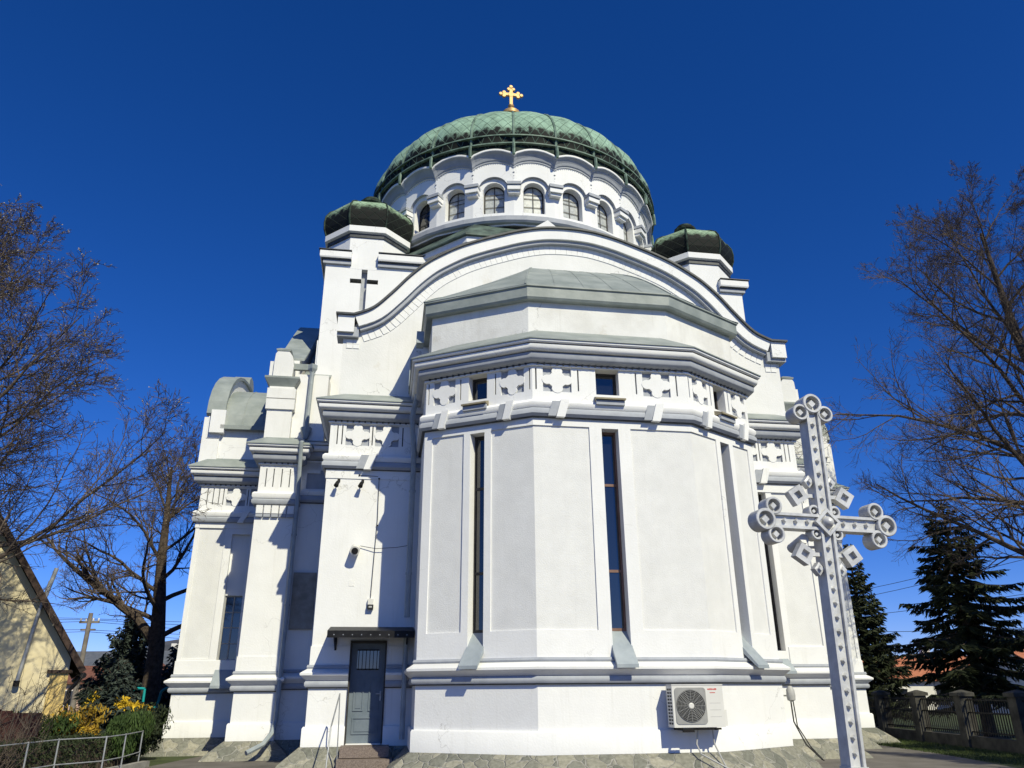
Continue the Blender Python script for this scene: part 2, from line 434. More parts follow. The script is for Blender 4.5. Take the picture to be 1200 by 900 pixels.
# ================================================================== CHURCH
church = empty('church', ORG, PHI)
tag(church, 'large white Orthodox church with grey bands, polygonal apse and green copper domes', 'church')
CH = church
wall = MB(); panel = MB(); white = MB(); grey = MB(); zinc = MB(); dark_line = MB(); stone = MB(); slot = MB()
class AutoMB(MB):
    def __init__(s, name, mat): super().__init__(); s.nm = name; s.mt = mat
    def sweep(s, path, prof, closed_prof=True, loop=False):
        m = MB(); m.sweep(path, prof, closed_prof, loop); m.build(s.nm, s.mt, CH, smooth=True)
white = AutoMB('white_moulding', 'plaster'); grey = AutoMB('grey_moulding', 'trim'); zinc = AutoMB('cornice_roof', 'zinc'); dark_line = AutoMB('painted_shadow_line', 'dark_line')
REG = []
def newp(name, mat):
    m = MB(); REG.append((m, name, mat)); return m
def flush(nm):
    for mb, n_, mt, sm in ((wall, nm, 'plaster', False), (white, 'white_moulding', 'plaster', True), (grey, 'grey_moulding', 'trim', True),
                           (zinc, 'cornice_roof', 'zinc', False), (dark_line, 'shadow_groove', 'dark_line', False)):
        if mb.v:
            mb.build(n_, mt, CH, smooth=sm); mb.v, mb.f = [], []
def flush_panels():
    for m, n_, mt in REG:
        if m.v:
            o = m.build(n_, mt, CH)
            if getattr(m, 'qf', None): m.qf.build('quatrefoil', 'plaster', o)
    REG.clear()

def quatrefoil(face, s0, zc, w_, h_, pnl, d0=-.058, d1=.012):
    pts = []; a, b = w_ / 2, h_ / 2
    r1 = .36
    for k in range(4):
        c = (math.cos(k * PI / 2) * (1 - r1), math.sin(k * PI / 2) * (1 - r1))
        for j in range(9):
            an = k * PI / 2 - PI * .62 + PI * 1.24 * j / 8
            pts.append((s0 + (c[0] + r1 * math.cos(an)) * a, zc + (c[1] + r1 * math.sin(an)) * b))
    m = MB(); face.poly(m, pts, d0, d1); pnl.qf = m

def lower_mould(path, dz=0.):
    white.sweep(path, [(-.02, .45), (.07, .45), (.07, .85), (.045, .89), (-.02, .89)])
    dark_line.sweep(path, [(-.02, 1.775 + dz), (.05, 1.775 + dz), (.06, 1.797 + dz), (-.02, 1.797 + dz)])  # dark strip stands in for the shadow line under the torus
    grey.sweep(path, [(-.02, 1.80 + dz), (.07, 1.80 + dz), (.10, 1.84 + dz), (.10, 1.90 + dz), (.07, 1.945 + dz), (-.02, 1.945 + dz)])
    white.sweep(path, [(-.02, 1.95 + dz), (.06, 1.95 + dz), (.21, 2.07 + dz), (.215, 2.12 + dz), (.06, 2.22 + dz), (-.02, 2.22 + dz)])
    grey.sweep(path, [(-.02, 2.223 + dz), (.06, 2.223 + dz), (.08, 2.26 + dz), (.06, 2.31 + dz), (-.02, 2.31 + dz)])

def frieze_bands(path, dz, brk=()):
    """the two torus bands under the frieze"""
    dark_line.sweep(path, [(-.02, 7.64 + dz), (.06, 7.64 + dz), (.07, 7.657 + dz), (-.02, 7.657 + dz)])  # dark strip painted in as the shadow below the frieze torus
    grey.sweep(path, [(-.02, 7.66 + dz), (.08, 7.66 + dz), (.14, 7.72 + dz), (.14, 7.80 + dz), (.09, 7.87 + dz), (-.02, 7.87 + dz)])
    white.sweep(path, [(-.02, 7.873 + dz), (.10, 7.873 + dz), (.14, 7.93 + dz), (.14, 8.0 + dz), (.08, 8.07 + dz), (-.02, 8.07 + dz)])

def cornice(path, dz, back, rise, dent=None):
    c = dz
    white.sweep(path, [(-.02, 8.96 + c), (.06, 8.96 + c), (.06, 9.0 + c), (-.02, 9.0 + c)])
    grey.sweep(path, [(-.02, 9.03 + c), (.10, 9.03 + c), (.20, 9.09 + c), (.22, 9.12 + c), (.22, 9.24 + c), (-.02, 9.24 + c)])
    dark_line.sweep(path, [(-.02, 9.243 + c), (.20, 9.243 + c), (.20, 9.262 + c), (-.02, 9.262 + c)])  # shadow gap between cornice bands, put in as a dark strip
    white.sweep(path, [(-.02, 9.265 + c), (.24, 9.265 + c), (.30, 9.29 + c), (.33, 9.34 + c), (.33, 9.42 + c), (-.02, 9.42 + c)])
    dark_line.sweep(path, [(-.02, 9.423 + c), (.30, 9.423 + c), (.30, 9.44 + c), (-.02, 9.44 + c)])  # second shadow gap, again a dark-coloured strip
    white.sweep(path, [(-.02, 9.443 + c), (.36, 9.443 + c), (.39, 9.47 + c), (.39, 9.515 + c), (-.02, 9.515 + c)])
    zinc.sweep(path, [(-back, 9.518 + c), (.42, 9.518 + c), (.42, 9.545 + c), (-back, 9.545 + c + rise)])
def dentils(face, z, s0, s1, step=.155):
    n = max(1, int((s1 - s0) / step))
    for i in range(n):
        a = s0 + (i + .5) * (s1 - s0) / n
        face.block(dark_line, a - .022, a + .022, z + .01, z + .045, .0, .10)

# ---- apse
A0, A1, A2, A3, A4, A5 = (-4.42, 3.8), (-4.42, 1.5), (-1.96, 0.), (1.94, 0.), (4.15, 1.38), (4.32, 3.8)
apath = [A0, A1, A2, A3, A4, A5]
tan_c = math.tan(math.atan2(1.5, 2.46) / 2)
tan_s = math.tan((PI / 2 - math.atan2(1.5, 2.46)) / 2)
fS1 = Face2(A0, A1, 0, tan_s); fL = Face2(A1, A2, tan_s, tan_c); fF = Face2(A2, A3, tan_c, tan_c)
fR = Face2(A3, A4, tan_c, tan_s); fS2 = Face2(A4, A5, tan_s, 0)
white_windows = []
def apse_face(f, c, hw, border, pl, pr, k=1.):
    """c: slit centre; hw: half width of the slit; border: plain border beside it"""
    L = f.L
    holes = [(c - hw, c + hw, 2.46, 7.44, .34, None)]
    holes.append((pl, c - hw - border, 2.86, 7.46, .035, newp('rough_wall_panel', 'panel')))
    holes.append((c + hw + border, pr, 2.86, 7.46, .035, newp('rough_wall_panel', 'panel')))
    # frieze window
    wc = c; ww = .29 * k
    holes.append((wc - ww, wc + ww, 8.30, 8.95, .30, None))
    q = [c - (L * .32), c + (L * .32)]
    qw = .35 * k
    for x in q:
        pq = newp('frieze_panel', 'trim'); holes.append((x - qw, x + qw, 8.32, 8.94, .06, pq))
        quatrefoil(f, x, 8.63, 2 * qw * 1.08, .68, pq)
    for x in (q[0] - qw - .17 * k, q[0] + qw + .17 * k, q[1] - qw - .17 * k, q[1] + qw + .17 * k):
        if .04 < x < L - .04: holes.append((x - .018, x + .018, 8.36, 8.92, .05, dark_line))
    f.wall(wall, .45, 9.02, holes)
    # sills
    s = MB()
    s.add([f.pt(c - hw - .01, 2.88, -.30), f.pt(c + hw + .01, 2.88, -.30), f.pt(c + hw + .03, 2.16, .36), f.pt(c - hw - .03, 2.16, .36),
           f.pt(c - hw - .01, 2.70, -.30), f.pt(c + hw + .01, 2.70, -.30), f.pt(c + hw + .03, 2.09, .36), f.pt(c - hw - .03, 2.09, .36)],
          [(0, 1, 2, 3), (4, 7, 6, 5), (0, 4, 5, 1), (3, 2, 6, 7), (0, 3, 7, 4), (1, 5, 6, 2)])
    # slit window with frame, transoms and pane
    fr = MB(); d0 = -.33
    for a, b in ((c - hw, c - hw + .045), (c + hw - .045, c + hw)): f.block(fr, a, b, 2.86, 7.44, d0, d0 + .06)
    for za in (2.86, 4.12, 6.10, 7.38): f.block(fr, c - hw + .045, c + hw - .045, za, za + .06, d0, d0 + .055)
    fo = fr.build('window', 'dkframe' if f is not fF else 'frame', CH)
    pm = MB(); f.block(pm, c - hw + .03, c + hw - .03, 2.9, 7.40, d0 + .01, d0 + .03); pm.build('pane', 'glass', fo)
    s.build('window_sill', 'sill', CH)
    fr = MB(); d0 = -.29
    for a, b in ((wc - ww, wc - ww + .05), (wc + ww - .05, wc + ww)): f.block(fr, a, b, 8.30, 8.95, d0, d0 + .06)
    for za in (8.30, 8.90): f.block(fr, wc - ww + .05, wc + ww - .05, za, za + .05, d0, d0 + .055)
    fo = fr.build('window', 'dkframe', CH)
    pm = MB(); f.block(pm, wc - ww + .03, wc + ww - .03, 8.33, 8.92, d0 + .01, d0 + .03); pm.build('pane', 'glass', fo)
    s = MB()
    s.add([f.pt(wc - ww - .02, 8.33, -.25), f.pt(wc + ww + .02, 8.33, -.25), f.pt(wc + ww + .08, 8.14, .26), f.pt(wc - ww - .08, 8.14, .26),
           f.pt(wc - ww - .02, 8.12, -.25), f.pt(wc + ww + .02, 8.12, -.25), f.pt(wc + ww + .08, 8.10, .26), f.pt(wc - ww - .08, 8.10, .26)],
          [(0, 1, 2, 3), (4, 7, 6, 5), (0, 4, 5, 1), (3, 2, 6, 7), (0, 3, 7, 4), (1, 5, 6, 2)])
    s.build('tile_sill', 'ochre', CH)
    f.block(grey, wc - ww - .06, wc + ww + .06, 7.98, 8.09, .12, .20)
    # slanting keystones on the bands
    for x in (c - L * .30, c + L * .30):
        kk = .16 * k
        k1 = MB(); k2 = MB()
        f.poly(k1, [(x - kk * .2, 8.075), (x + kk * 1.1, 8.075), (x + kk * .3, 7.63), (x - kk * 1.0, 7.63)], .06, .185)
        ko = k1.build('keystone', 'plaster', CH)
        f.poly(k2, [(x - kk * 1.5, 8.03), (x - kk * .22, 8.03), (x - kk * 1.02, 7.655), (x - kk * 2.2, 7.655)], .05, .155); k2.build('grey_side', 'trim', ko)
    dentils(f, 8.975 + .0, .05, L - .05)
fS1.wall(wall, .45, 9.02); fS2.wall(wall, .45, 9.02)
apse_face(fL, fL.L * .5, .19, .17, .22, fL.L, .86)
apse_face(fF, 1.96 - .1, .205, .30, 0, fF.L)
apse_face(fR, fR.L * .52, .19, .17, 0, fR.L - .22, .86)
lower_mould(apath)
frieze_bands(apath, 0)
cornice(apath, 0, .86, .80)
flush('apse_wall'); flush_panels()
# upper apse wall, its roof edge and roof
k_ = .84
U = [(-4.30, 4.1), (-4.30, 2.2), (-1.88, .84), (1.88, .84), (4.30, 2.2), (4.30, 4.1)]
up = MB()
up.sweep(U, [(0, 9.9), (0, 11.2)], closed_prof=False)
up.build('upper_apse_wall', 'oldplaster', CH)
ed = MB()
ed.sweep(U, [(-.02, 11.16), (.16, 11.16), (.20, 11.22), (.20, 11.50), (.24, 11.52), (.24, 11.56), (-.02, 11.56)])
ed.build('roof_edge', 'zinc', CH)
rf = MB(); rings = []
rb0 = [(-4.55, 4.1, 11.565), (-4.55, 2.05, 11.565), (-1.98, .62, 11.565), (1.98, .62, 11.565), (4.55, 2.05, 11.565), (4.55, 4.1, 11.565)]
rt0 = [(-4.5, 4.1, 11.6), (-3.2, 4.1, 12.75), (-1.15, 4.1, 14.12), (1.45, 4.1, 14.12), (3.3, 4.1, 12.75), (4.5, 4.1, 11.6)]
for t in [i / 8 for i in range(9)]:
    rings.append([(p[0] + (q[0] - p[0]) * t, p[1] + (q[1] - p[1]) * t, p[2] + (q[2] - p[2]) * t + .16 * math.sin(PI * t)) for p, q in zip(rb0, rt0)])
rf.loft(rings, cap=False, close=False)
rf.build('apse_roof', 'zinc', CH)
seam = MB()
for (i, j) in ((1, 0), (2, 0), (3, 0), (4, 0)):
    seam.tube([rings[k][i] for k in range(9)], .03, 4)
def lerp(a, b, t): return tuple(a[q] + (b[q] - a[q]) * t for q in range(3))
for i, ts in ((1, (.33, .66)), (2, (.2, .4, .6, .8)), (3, (.33, .66))):
    for t in ts: seam.tube([lerp(rings[k][i], rings[k][i + 1], t) for k in range(9)], .014, 4)
for k in (3, 6): seam.tube([rings[k][i] for i in range(1, 5)], .012, 4)
seam.build('roof_seam', 'zinc', CH)

# ---- side parts, built for the left and mirrored to the right
YB, YP, YR, YW = 3.8, 6.8, 7.12, 9.0
XB, XR, XP, XW = 6.92, 8.05, 9.17, 11.32
def mir(s, pts):
    """left-hand path as given, right-hand path mirrored and reversed so that it still runs left to right"""
    return pts if s < 0 else [(-x, y) for x, y in reversed(pts)]
MX = {-1: 1.0, 1: .975}
for sd in (-1, 1):
    mx = MX[sd]
    def F2(p, q):
        a, b = mir(sd, [p, q]) ; return Face2((a[0] * mx, a[1]), (b[0] * mx, b[1]))
    def PT(pts): return [(x * mx, y) for x, y in mir(sd, pts)]
    def sx(f, a):   # s position measured from the outer end of a front face
        return a if sd < 0 else f.L - a
    def H(f, a, b, z0, z1, d, bld):
        a, b = sorted((sx(f, a), sx(f, b))); return (a, b, z0, z1, d, bld)
    # block beside the apse
    f = F2((-XB, YB), (-4.42, YB)); dz = -.40
    holes = []
    for x in (.75, 1.55):
        pq = newp('frieze_panel', 'trim'); holes.append(H(f, x - .32, x + .32, 7.94, 8.54, .06, pq)); quatrefoil(f, sx(f, x), 8.24, .69, .64, pq)
    for x in (.20, .33, 1.15, 1.98): holes.append(H(f, x - .016, x + .016, 7.96, 8.52, .05, dark_line))
    if sd < 0:
        holes.append((.96, 1.82, .5, 2.83, .22, None))        # doorway
    else:
        a, b = 5.27 - 4.42 * mx, 5.62 - 4.42 * mx
        holes.append((a, b, 2.62, 7.0, .34, None))
        holes.append((.0, a - .16, 2.75, 7.0, .03, wall)); holes.append((b + .18, f.L, 2.75, 7.0, .035, newp('rough_wall_panel', 'panel')))
    f.wall(wall, .45, 8.7, holes)
    dentils(f, 8.575, .05, f.L - .05)
    if sd > 0:
        fr = MB()
        for (p, q) in ((a, a + .045), (b - .045, b)): f.block(fr, p, q, 2.62, 7.0, -.33, -.27)
        for za in (2.62, 3.7, 4.9, 6.9): f.block(fr, a + .045, b - .045, za, za + .06, -.33, -.275)
        fo = fr.build('window', 'dkframe', CH)
        pm = MB(); f.block(pm, a + .03, b - .03, 2.66, 6.95, -.32, -.30); pm.build('pane', 'glass', fo)
        s = MB(); c = (a + b) / 2; hw = .2
        s.add([f.pt(c - hw, 2.66, -.28), f.pt(c + hw, 2.66, -.28), f.pt(c + hw + .02, 2.1, .36), f.pt(c - hw - .02, 2.1, .36),
               f.pt(c - hw, 2.5, -.28), f.pt(c + hw, 2.5, -.28), f.pt(c + hw + .02, 2.03, .36), f.pt(c - hw - .02, 2.03, .36)],
              [(0, 1, 2, 3), (4, 7, 6, 5), (0, 4, 5, 1), (3, 2, 6, 7), (0, 3, 7, 4), (1, 5, 6, 2)])
        s.build('window_sill', 'sill', CH)
    g_ = F2((-XB, YR), (-XB, YB)); g_.wall(wall, .45, 8.7)
    bp = PT([(-XB, YR), (-XB, YB), (-4.42, YB)])
    frieze_bands(bp, dz)
    x = sx(f, 1.15); sg = 1
    f.poly(white, [(x - .03, 7.675), (x + .17, 7.675), (x + .02, 7.23), (x - .18, 7.23)], .06, .20)
    f.poly(grey, [(x - .26, 7.64), (x - .033, 7.64), (x - .183, 7.255), (x - .38, 7.255)], .05, .16)
    white.sweep(bp, [(-.01, 7.0), (.022, 7.0), (.022, 7.262), (-.01, 7.262)])
    cornice(bp, dz, .32, .42)
    if sd < 0:
        for pp in (PT([(-XB, YR), (-XB, YB), (-XB + .94, YB)]), PT([(-XB + 1.84, YB), (-4.42, YB)])):
            lower_mould(pp, -.03)
            white.sweep(pp, [(-.01, 2.283), (.022, 2.283), (.022, 2.72), (-.01, 2.72)])
    else:
        lower_mould(bp, -.03)
        pp = PT([(-XB, YR), (-XB, YB), (-XB + (XB - 5.85), YB)])
        white.sweep(pp, [(-.01, 2.283), (.022, 2.283), (.022, 2.72), (-.01, 2.72)])
    flush('side_wall')
    # recess
    f = F2((-XR, YR), (-XB, YR)); f.wall(wall, .45, 8.5, [H(f, .25, .95, 7.5, 8.1, .05, newp('frieze_panel', 'trim'))] + ([H(f, .12, 1.02, .9, 1.72, .05, slot)] if 0 else []))
    rp_ = PT([(-XR, YR), (-XB, YR)])
    lower_mould(rp_, -.05); frieze_bands(rp_, -.6); cornice(rp_, -.62, .5, .3)
    flush('recess_wall')
    # pilaster
    f = F2((-XP, YP), (-XR, YP)); dz = -.83
    f.wall(wall, .45, 8.3, [H(f, x - .016, x + .016, 7.45, 8.02, .04, dark_line) for x in (.2, .42, .66, .9)])
    g_ = F2((-XP, YW), (-XP, YP)); g_.wall(wall, .45, 8.3)
    g_ = F2((-XR, YP), (-XR, YR)); g_.wall(wall, .45, 8.3)
    pp = PT([(-XP, YW), (-XP, YP), (-XR, YP), (-XR, YR)])
    lower_mould(pp, -.10)
    white.sweep(pp, [(-.01, 2.213), (.022, 2.213), (.022, 2.6), (-.01, 2.6)])
    grey.sweep(pp, [(-.02, 6.90), (.10, 6.90), (.13, 6.95), (.13, 7.02), (.08, 7.07), (-.02, 7.07)])
    white.sweep(pp, [(-.02, 7.073), (.10, 7.073), (.13, 7.12), (.13, 7.22), (.08, 7.27), (-.02, 7.27)])
    cornice(pp, dz, .1, .35)
    dentils(f, 8.145, .05, f.L - .05)
    for i in range(5):
        a = .02 + i * .226
        f.block(white, a + .015, a + .205, 6.62, 6.86, .0, .10)
        f.block(grey, a + .015, a + .205, 6.52, 6.617, .0, .085)
    flush('pilaster')
    # wing
    f = F2((-XW, YW), (-XP, YW)); dz = -1.02
    niche = (1.15, 1.70)
    holes = [H(f, .12, .93, 2.62, 6.58, .03, newp('rough_wall_panel', 'panel')), H(f, niche[0], niche[1], 4.5, 6.4, .14, wall), H(f, niche[0], niche[1], 2.58, 4.5, .26, None)]
    for x in (1.12, 1.86):
        pq = newp('frieze_panel', 'trim'); holes.append(H(f, x - .30, x + .30, 7.32, 7.90, .06, pq)); quatrefoil(f, sx(f, x), 7.61, .64, .62, pq)
    for x in (.22, .40, .58, .72, 1.49): holes.append(H(f, x - .015, x + .015, 7.34, 7.88, .05, dark_line))
    f.wall(wall, .45, 8.08, holes)
    dentils(f, 7.955, .05, f.L - .05)
    fr = MB(); a, b = sorted((sx(f, niche[0]), sx(f, niche[1])))
    for p in (a, (a + b) / 2 - .02, b - .04): f.block(fr, p, p + .04, 2.58, 4.5, -.25, -.20)
    for za in (2.58, 3.05, 3.52, 3.98, 4.46): f.block(fr, a + .01, b - .01, za, za + .035, -.245, -.21)
    fo = fr.build('window', 'acgrille', CH)
    pm = MB(); f.block(pm, a, b, 2.6, 4.5, -.25, -.235); pm.build('pane', 'glass', fo)
    s = MB(); c = (a + b) / 2; hw = .24
    s.add([f.pt(c - hw, 2.62, -.2), f.pt(c + hw, 2.62, -.2), f.pt(c + hw + .06, 1.86, .34), f.pt(c - hw - .06, 1.86, .34),
           f.pt(c - hw, 2.5, -.2), f.pt(c + hw, 2.5, -.2), f.pt(c + hw + .06, 1.78, .34), f.pt(c - hw - .06, 1.78, .34)],
          [(0, 1, 2, 3), (4, 7, 6, 5), (0, 4, 5, 1), (3, 2, 6, 7), (0, 3, 7, 4), (1, 5, 6, 2)])
    s.build('window_sill', 'sill', CH)
    g_ = F2((-XW, 16.6), (-XW, YW)); g_.wall(wall, .45, 8.08)
    wp = PT([(-XW, 16.6), (-XW, YW), (-XP, YW)])
    lower_mould(wp, -.13)
    white.sweep(wp, [(-.01, 2.183), (.022, 2.183), (.022, 2.56), (-.01, 2.56)])
    grey.sweep(wp, [(-.02, 6.76), (.10, 6.76), (.13, 6.81), (.13, 6.89), (.08, 6.94), (-.02, 6.94)])
    white.sweep(wp, [(-.02, 6.943), (.10, 6.943), (.13, 7.0), (.13, 7.07), (.08, 7.12), (-.02, 7.12)])
    white.sweep(wp, [(-.01, 6.58), (.022, 6.58), (.022, 6.757), (-.01, 6.757)])
    x = sx(f, 1.5)
    f.poly(white, [(x - .03, 7.12), (x + .15, 7.12), (x - .05, 6.74), (x - .22, 6.74)], .06, .18)
    cornice(wp, dz, .1, .4)
    flush('wing_wall'); flush_panels()
    # wing top: upper wall, arched end parapet, barrel roof
    X = lambda x: x * sd * mx
    ub = MB()
    def bx(mb, x0, x1, *a):
        x0, x1 = sorted((X(x0), X(x1))); mb.box(x0, x1, *a)
    bx(ub, 8.6, 11.5, YW + .1, 16.5, 8.4, 10.02); bx(ub, 11.0, 11.56, YW + .04, YW + .5, 8.4, 10.34)
    ub.build('wing_upper_wall', 'plaster', CH)
    pa = MB()
    prof = [(9.02, 9.6), (9.02, 10.36)] + [(12.8 - 3.78 * math.cos(t), 10.36 + 2.42 * math.sin(t)) for t in [i * PI / 16 for i in range(1, 16)]] + [(16.58, 10.36), (16.58, 9.6)]
    pa.prism(prof, lambda a, b, d: (X(d), a, b), 10.98, 11.42); pa.build('arched_parapet', 'plaster', CH)
    ca = MB()
    inn = [(y_ + (12.8 - y_) * .002, z_ + .004) for y_, z_ in prof[1:-1]]
    out = [(12.8 + (y_ - 12.8) * 1.022, z_ + .10) for y_, z_ in prof[1:-1]]
    ca.prism(inn + out[::-1], lambda a, b, d: (X(d), a, b), 10.90, 11.50); ca.build('parapet_capping', 'zinc', CH)
    kn = MB(); bx(kn, 11.0, 11.46, 12.45, 13.15, 12.7, 13.14)
    kn.prism([(12.3, 12.78), (13.3, 12.78), (13.25, 13.06), (13.0, 13.26), (12.6, 13.26), (12.35, 13.06)], lambda a, b, d: (X(d), a, b), 10.9, 11.52)
    kn.build('parapet_crest', 'zinc', CH)
    br = MB()
    ring = [(12.8 - 3.85 * math.cos(t), 10.02 + 2.28 * math.sin(t)) for t in [i * PI / 16 for i in range(0, 17)]]
    br.loft([[(X(xx), y_, z_) for y_, z_ in ring] for xx in (10.98, 10.3, 9.6, 8.5)], cap=False, close=False)
    bx(br, 8.55, 10.98, 8.86, 8.96, 9.9, 10.04)
    for xx in (10.3, 9.65): br.tube([(X(xx), y_, z_ + .01) for y_, z_ in ring[:9]], .018, 4)
    br.build('barrel_roof', 'zinc', CH)
    pb = MB(); bx(pb, 10.85, 11.32, 8.86, 9.2, 9.76, 10.56); pb.build('parapet_pier', 'plaster', CH)
    # corner pinnacle over the pilaster
    pn = MB()
    bx(pn, 8.42, 9.19, 6.86, 7.7, 8.3, 9.9)
    bx(pn, 8.36, 9.24, 6.80, 7.7, 9.96, 10.30); bx(pn, 8.36, 9.24, 6.80, 7.7, 10.33, 10.66)
    bx(pn, 8.42, 9.19, 6.86, 7.7, 9.9, 10.74)
    xm = 8.88
    pts = [(xm - .33, 11.0), (xm - .36, 11.5), (xm - .30, 11.82), (xm - .16, 12.02), (xm + .16, 12.02), (xm + .24, 11.9), (xm + .26, 11.6), (xm + .26, 11.0)]
    pn.prism(pts, lambda a, b, d: (X(a), d, b), 6.90, 7.5)
    bx(pn, 8.62, 9.28, 7.0, 7.4, 11.0, 11.66)
    pn.build('pinnacle', 'gable', CH)
    pc = MB()
    r_a = [(8.42, 6.86, 7.72), (8.28, 6.72, 7.85), (8.28, 6.72, 7.85)]
    def rect(x0, x1, y0, y1, z): return [(X(x0), y0, z), (X(x1), y0, z), (X(x1), y1, z), (X(x0), y1, z)]
    pc.loft([rect(8.44, 9.17, 6.88, 7.68, 10.72), rect(8.28, 9.36, 6.74, 7.82, 11.0), rect(8.28, 9.36, 6.74, 7.82, 11.06), rect(8.5, 9.2, 6.9, 7.6, 11.12)]); pc.build('pinnacle_cap', 'zinc', CH); pc = MB()
    pc.loft([rect(8.66, 9.10, 6.88, 7.52, 12.0), rect(8.64, 9.12, 6.87, 7.53, 12.06), rect(8.75, 9.0, 6.95, 7.45, 12.12)])
    pc.build('pinnacle_cap', 'zinc', CH)
    # side gable arch (faces sideways) with metal top, and the body below it
    sg = MB()
    gy = smooth_curve([(-5.3, 12.1), (-4.8, 12.42), (-3.9, 13.08), (-3., 13.78), (-2., 14.55), (-1.2, 15.12), (-.6, 15.48), (0, 15.6)], 3)
    gp = gy + [(-a, b) for a, b in reversed(gy[:-1])]
    prof = [(12.95 + a, b - .1) for a, b in gp]
    sg.prism([(7.65, 8.0)] + prof + [(18.25, 8.0)], lambda a, b, d: (X(d), a, b), 8.45, 9.12)
    sg.build('side_gable_wall', 'plaster', CH)
    sc_ = MB(); inn = [(a, b + .003) for a, b in prof]; out = [(a, b + .09) for a, b in prof]
    sc_.prism(inn + out[::-1], lambda a, b, d: (X(d), a, b), 8.30, 9.18)
    sc_.loft([[(X(xx), a, b - .55) for a, b in prof] for xx in (8.3, 7.4)], cap=False, close=False)
    sc_.build('side_gable_roof', 'zinc', CH)
    bd = MB(); bx(bd, 7.4, 8.42, YR, 18.8, 8.0, 11.3); bd.build('transept_wall', 'plaster', CH)
    gt = MB(); bx(gt, 7.95, 8.62, 7.0, 7.14, 11.42, 11.62)
    gt.build('gutter', 'zinc', CH)

# body behind
b = MB()
b.box(-8.0, 8.0, 8.1, 20.0, 8.0, 13.0); b.box(-9.1, 9.1, 16.6, 19.0, .45, 9.5); b.box(-8.9, 8.9, 19.0, 44.0, .45, 11.0)
b.prism([(-8.9, 11.0), (8.9, 11.0), (0, 14.0)], lambda a, z, d: (a, d, z), 19.9, 44.0)
b.build('nave_wall', 'plaster', CH)

# plinth of irregular stone, splayed outwards at the foot
fp = [(-XW, 16.6), (-XW, YW), (-XP, YW), (-XP, YP), (-XR, YP), (-XR, YR), (-XB, YR), (-XB, YB), A0, A1, A2, A3, A4, A5]
fp_r = [(XB * .975, YB), (XB * .975, YR), (XR * .975, YR), (XR * .975, YP), (XP * .975, YP), (XP * .975, YW), (XW * .975, YW), (XW * .975, 16.6)]
stone.sweep(fp + fp_r, [(-.05, -.05), (.62, -.05), (.50, .12), (.10, .447), (-.05, .447)])
stone.build('stone_plinth', 'stone', CH)

# ---- front gable
GX = [(-6.98, 11.9), (-6.5, 11.93), (-5.95, 12.2), (-5.4, 12.78), (-4.92, 13.36), (-4.42, 13.86), (-3.92, 14.22), (-3.4, 14.53), (-2.8, 14.80),
      (-2.2, 15.03), (-1.6, 15.24), (-.9, 15.41), (-.3, 15.47)]
GT = GX + [(-x, z) for x, z in reversed(GX)]
GT = [GT[0]] + smooth_curve(GT[1:-1]) + [GT[-1]]
gw = MB()
gw.prism([(-6.8, 9.0), (-6.8, 11.5)] + [(x * .985, z - .1) for x, z in GT[1:-1]] + [(6.8, 11.5), (6.8, 9.0)], lambda a, z, d: (a, d, z), 4.1, 4.95)
gw.build('gable_wall', 'gable', CH)
def normals(pts):
    out = []
    for i in range(len(pts)):
        a = Vector(pts[max(i - 1, 0)]); b_ = Vector(pts[min(i + 1, len(pts) - 1)]); d = (b_ - a).normalized()
        out.append(Vector((-d.y, d.x)))
    return out
core = GT[1:-1]; nn = normals(core)
def off(o): return [(p[0] + n_.x * o, p[1] + n_.y * o) for p, n_ in zip(core, nn)]
def band(mb, o0, o1, y0, y1, endz0=None, endz1=None):
    a, b_ = off(o0), off(o1)
    rings = [[(p[0], y0, p[1]), (q[0], y0, q[1]), (q[0], y1, q[1]), (p[0], y1, p[1])] for p, q in zip(a, b_)]
    mb.loft(rings, cap=True)
cop = MB(); band(cop, -.36, 0, 3.84, 4.6)
for s in (-1, 1):
    x0, x1 = sorted((s * 6.50, s * 6.98)); cop.box(x0, x1, 3.84, 4.6, 11.40, 11.925)
cop.build('gable_coping', 'plaster', CH)
gl = MB(); band(gl, .003, .06, 3.76, 4.7)
for s in (-1, 1):
    x0, x1 = sorted((s * 6.50, s * 7.04)); gl.box(x0, x1, 3.76, 4.7, 11.928, 11.985)
gl.build('coping_flashing', 'dark_line', CH)
gg = MB(); band(gg, -.47, -.363, 3.93, 4.5)
for s in (-1, 1):
    x0, x1 = sorted((s * 6.36, s * 6.497)); gg.box(x0, x1, 3.93, 4.5, 11.29, 11.60)
    x0, x1 = sorted((s * 6.497, s * 6.98)); gg.box(x0, x1, 3.93, 4.5, 11.29, 11.397)
gg.build('gable_moulding', 'trim', CH)
vs = MB()
pts = [Vector(p) for p in off(-.475)]; tot = 0; step = .185; gap = .012
segs = [(pts[i], pts[i + 1]) for i in range(len(pts) - 1)]
def along(t):
    for a, b_ in segs:
        L = (b_ - a).length
        if t <= L: return a + (b_ - a) * (t / L), (b_ - a).normalized()
        t -= L
    return segs[-1][1], (segs[-1][1] - segs[-1][0]).normalized()
total = sum((b_ - a).length for a, b_ in segs); nvs = int(total / step)
for i in range(nvs):
    p, d = along((i + .5) * total / nvs); n_ = Vector((-d.y, d.x)); h = .15
    c = p - n_ * h
    vs.obox((c.x, 4.091, c.y), (d.x, 0, d.y), (0, 1, 0), (n_.x, 0, n_.y), (total / nvs - gap) / 2, .012, h)
for s in (-1, 1):
    for j in range(2):
        for i in range(4): vs.box(s * 6.7 - .09 + (i - 1.5) * .19, s * 6.7 + .085 + (i - 1.5) * .19, 4.08, 4.1, 11.12 - j * .14, 11.25 - j * .14) if abs(s * 6.7 + (i - 1.5) * .19) < 6.72 else None
vs.build('voussoir_band', 'plaster', CH)
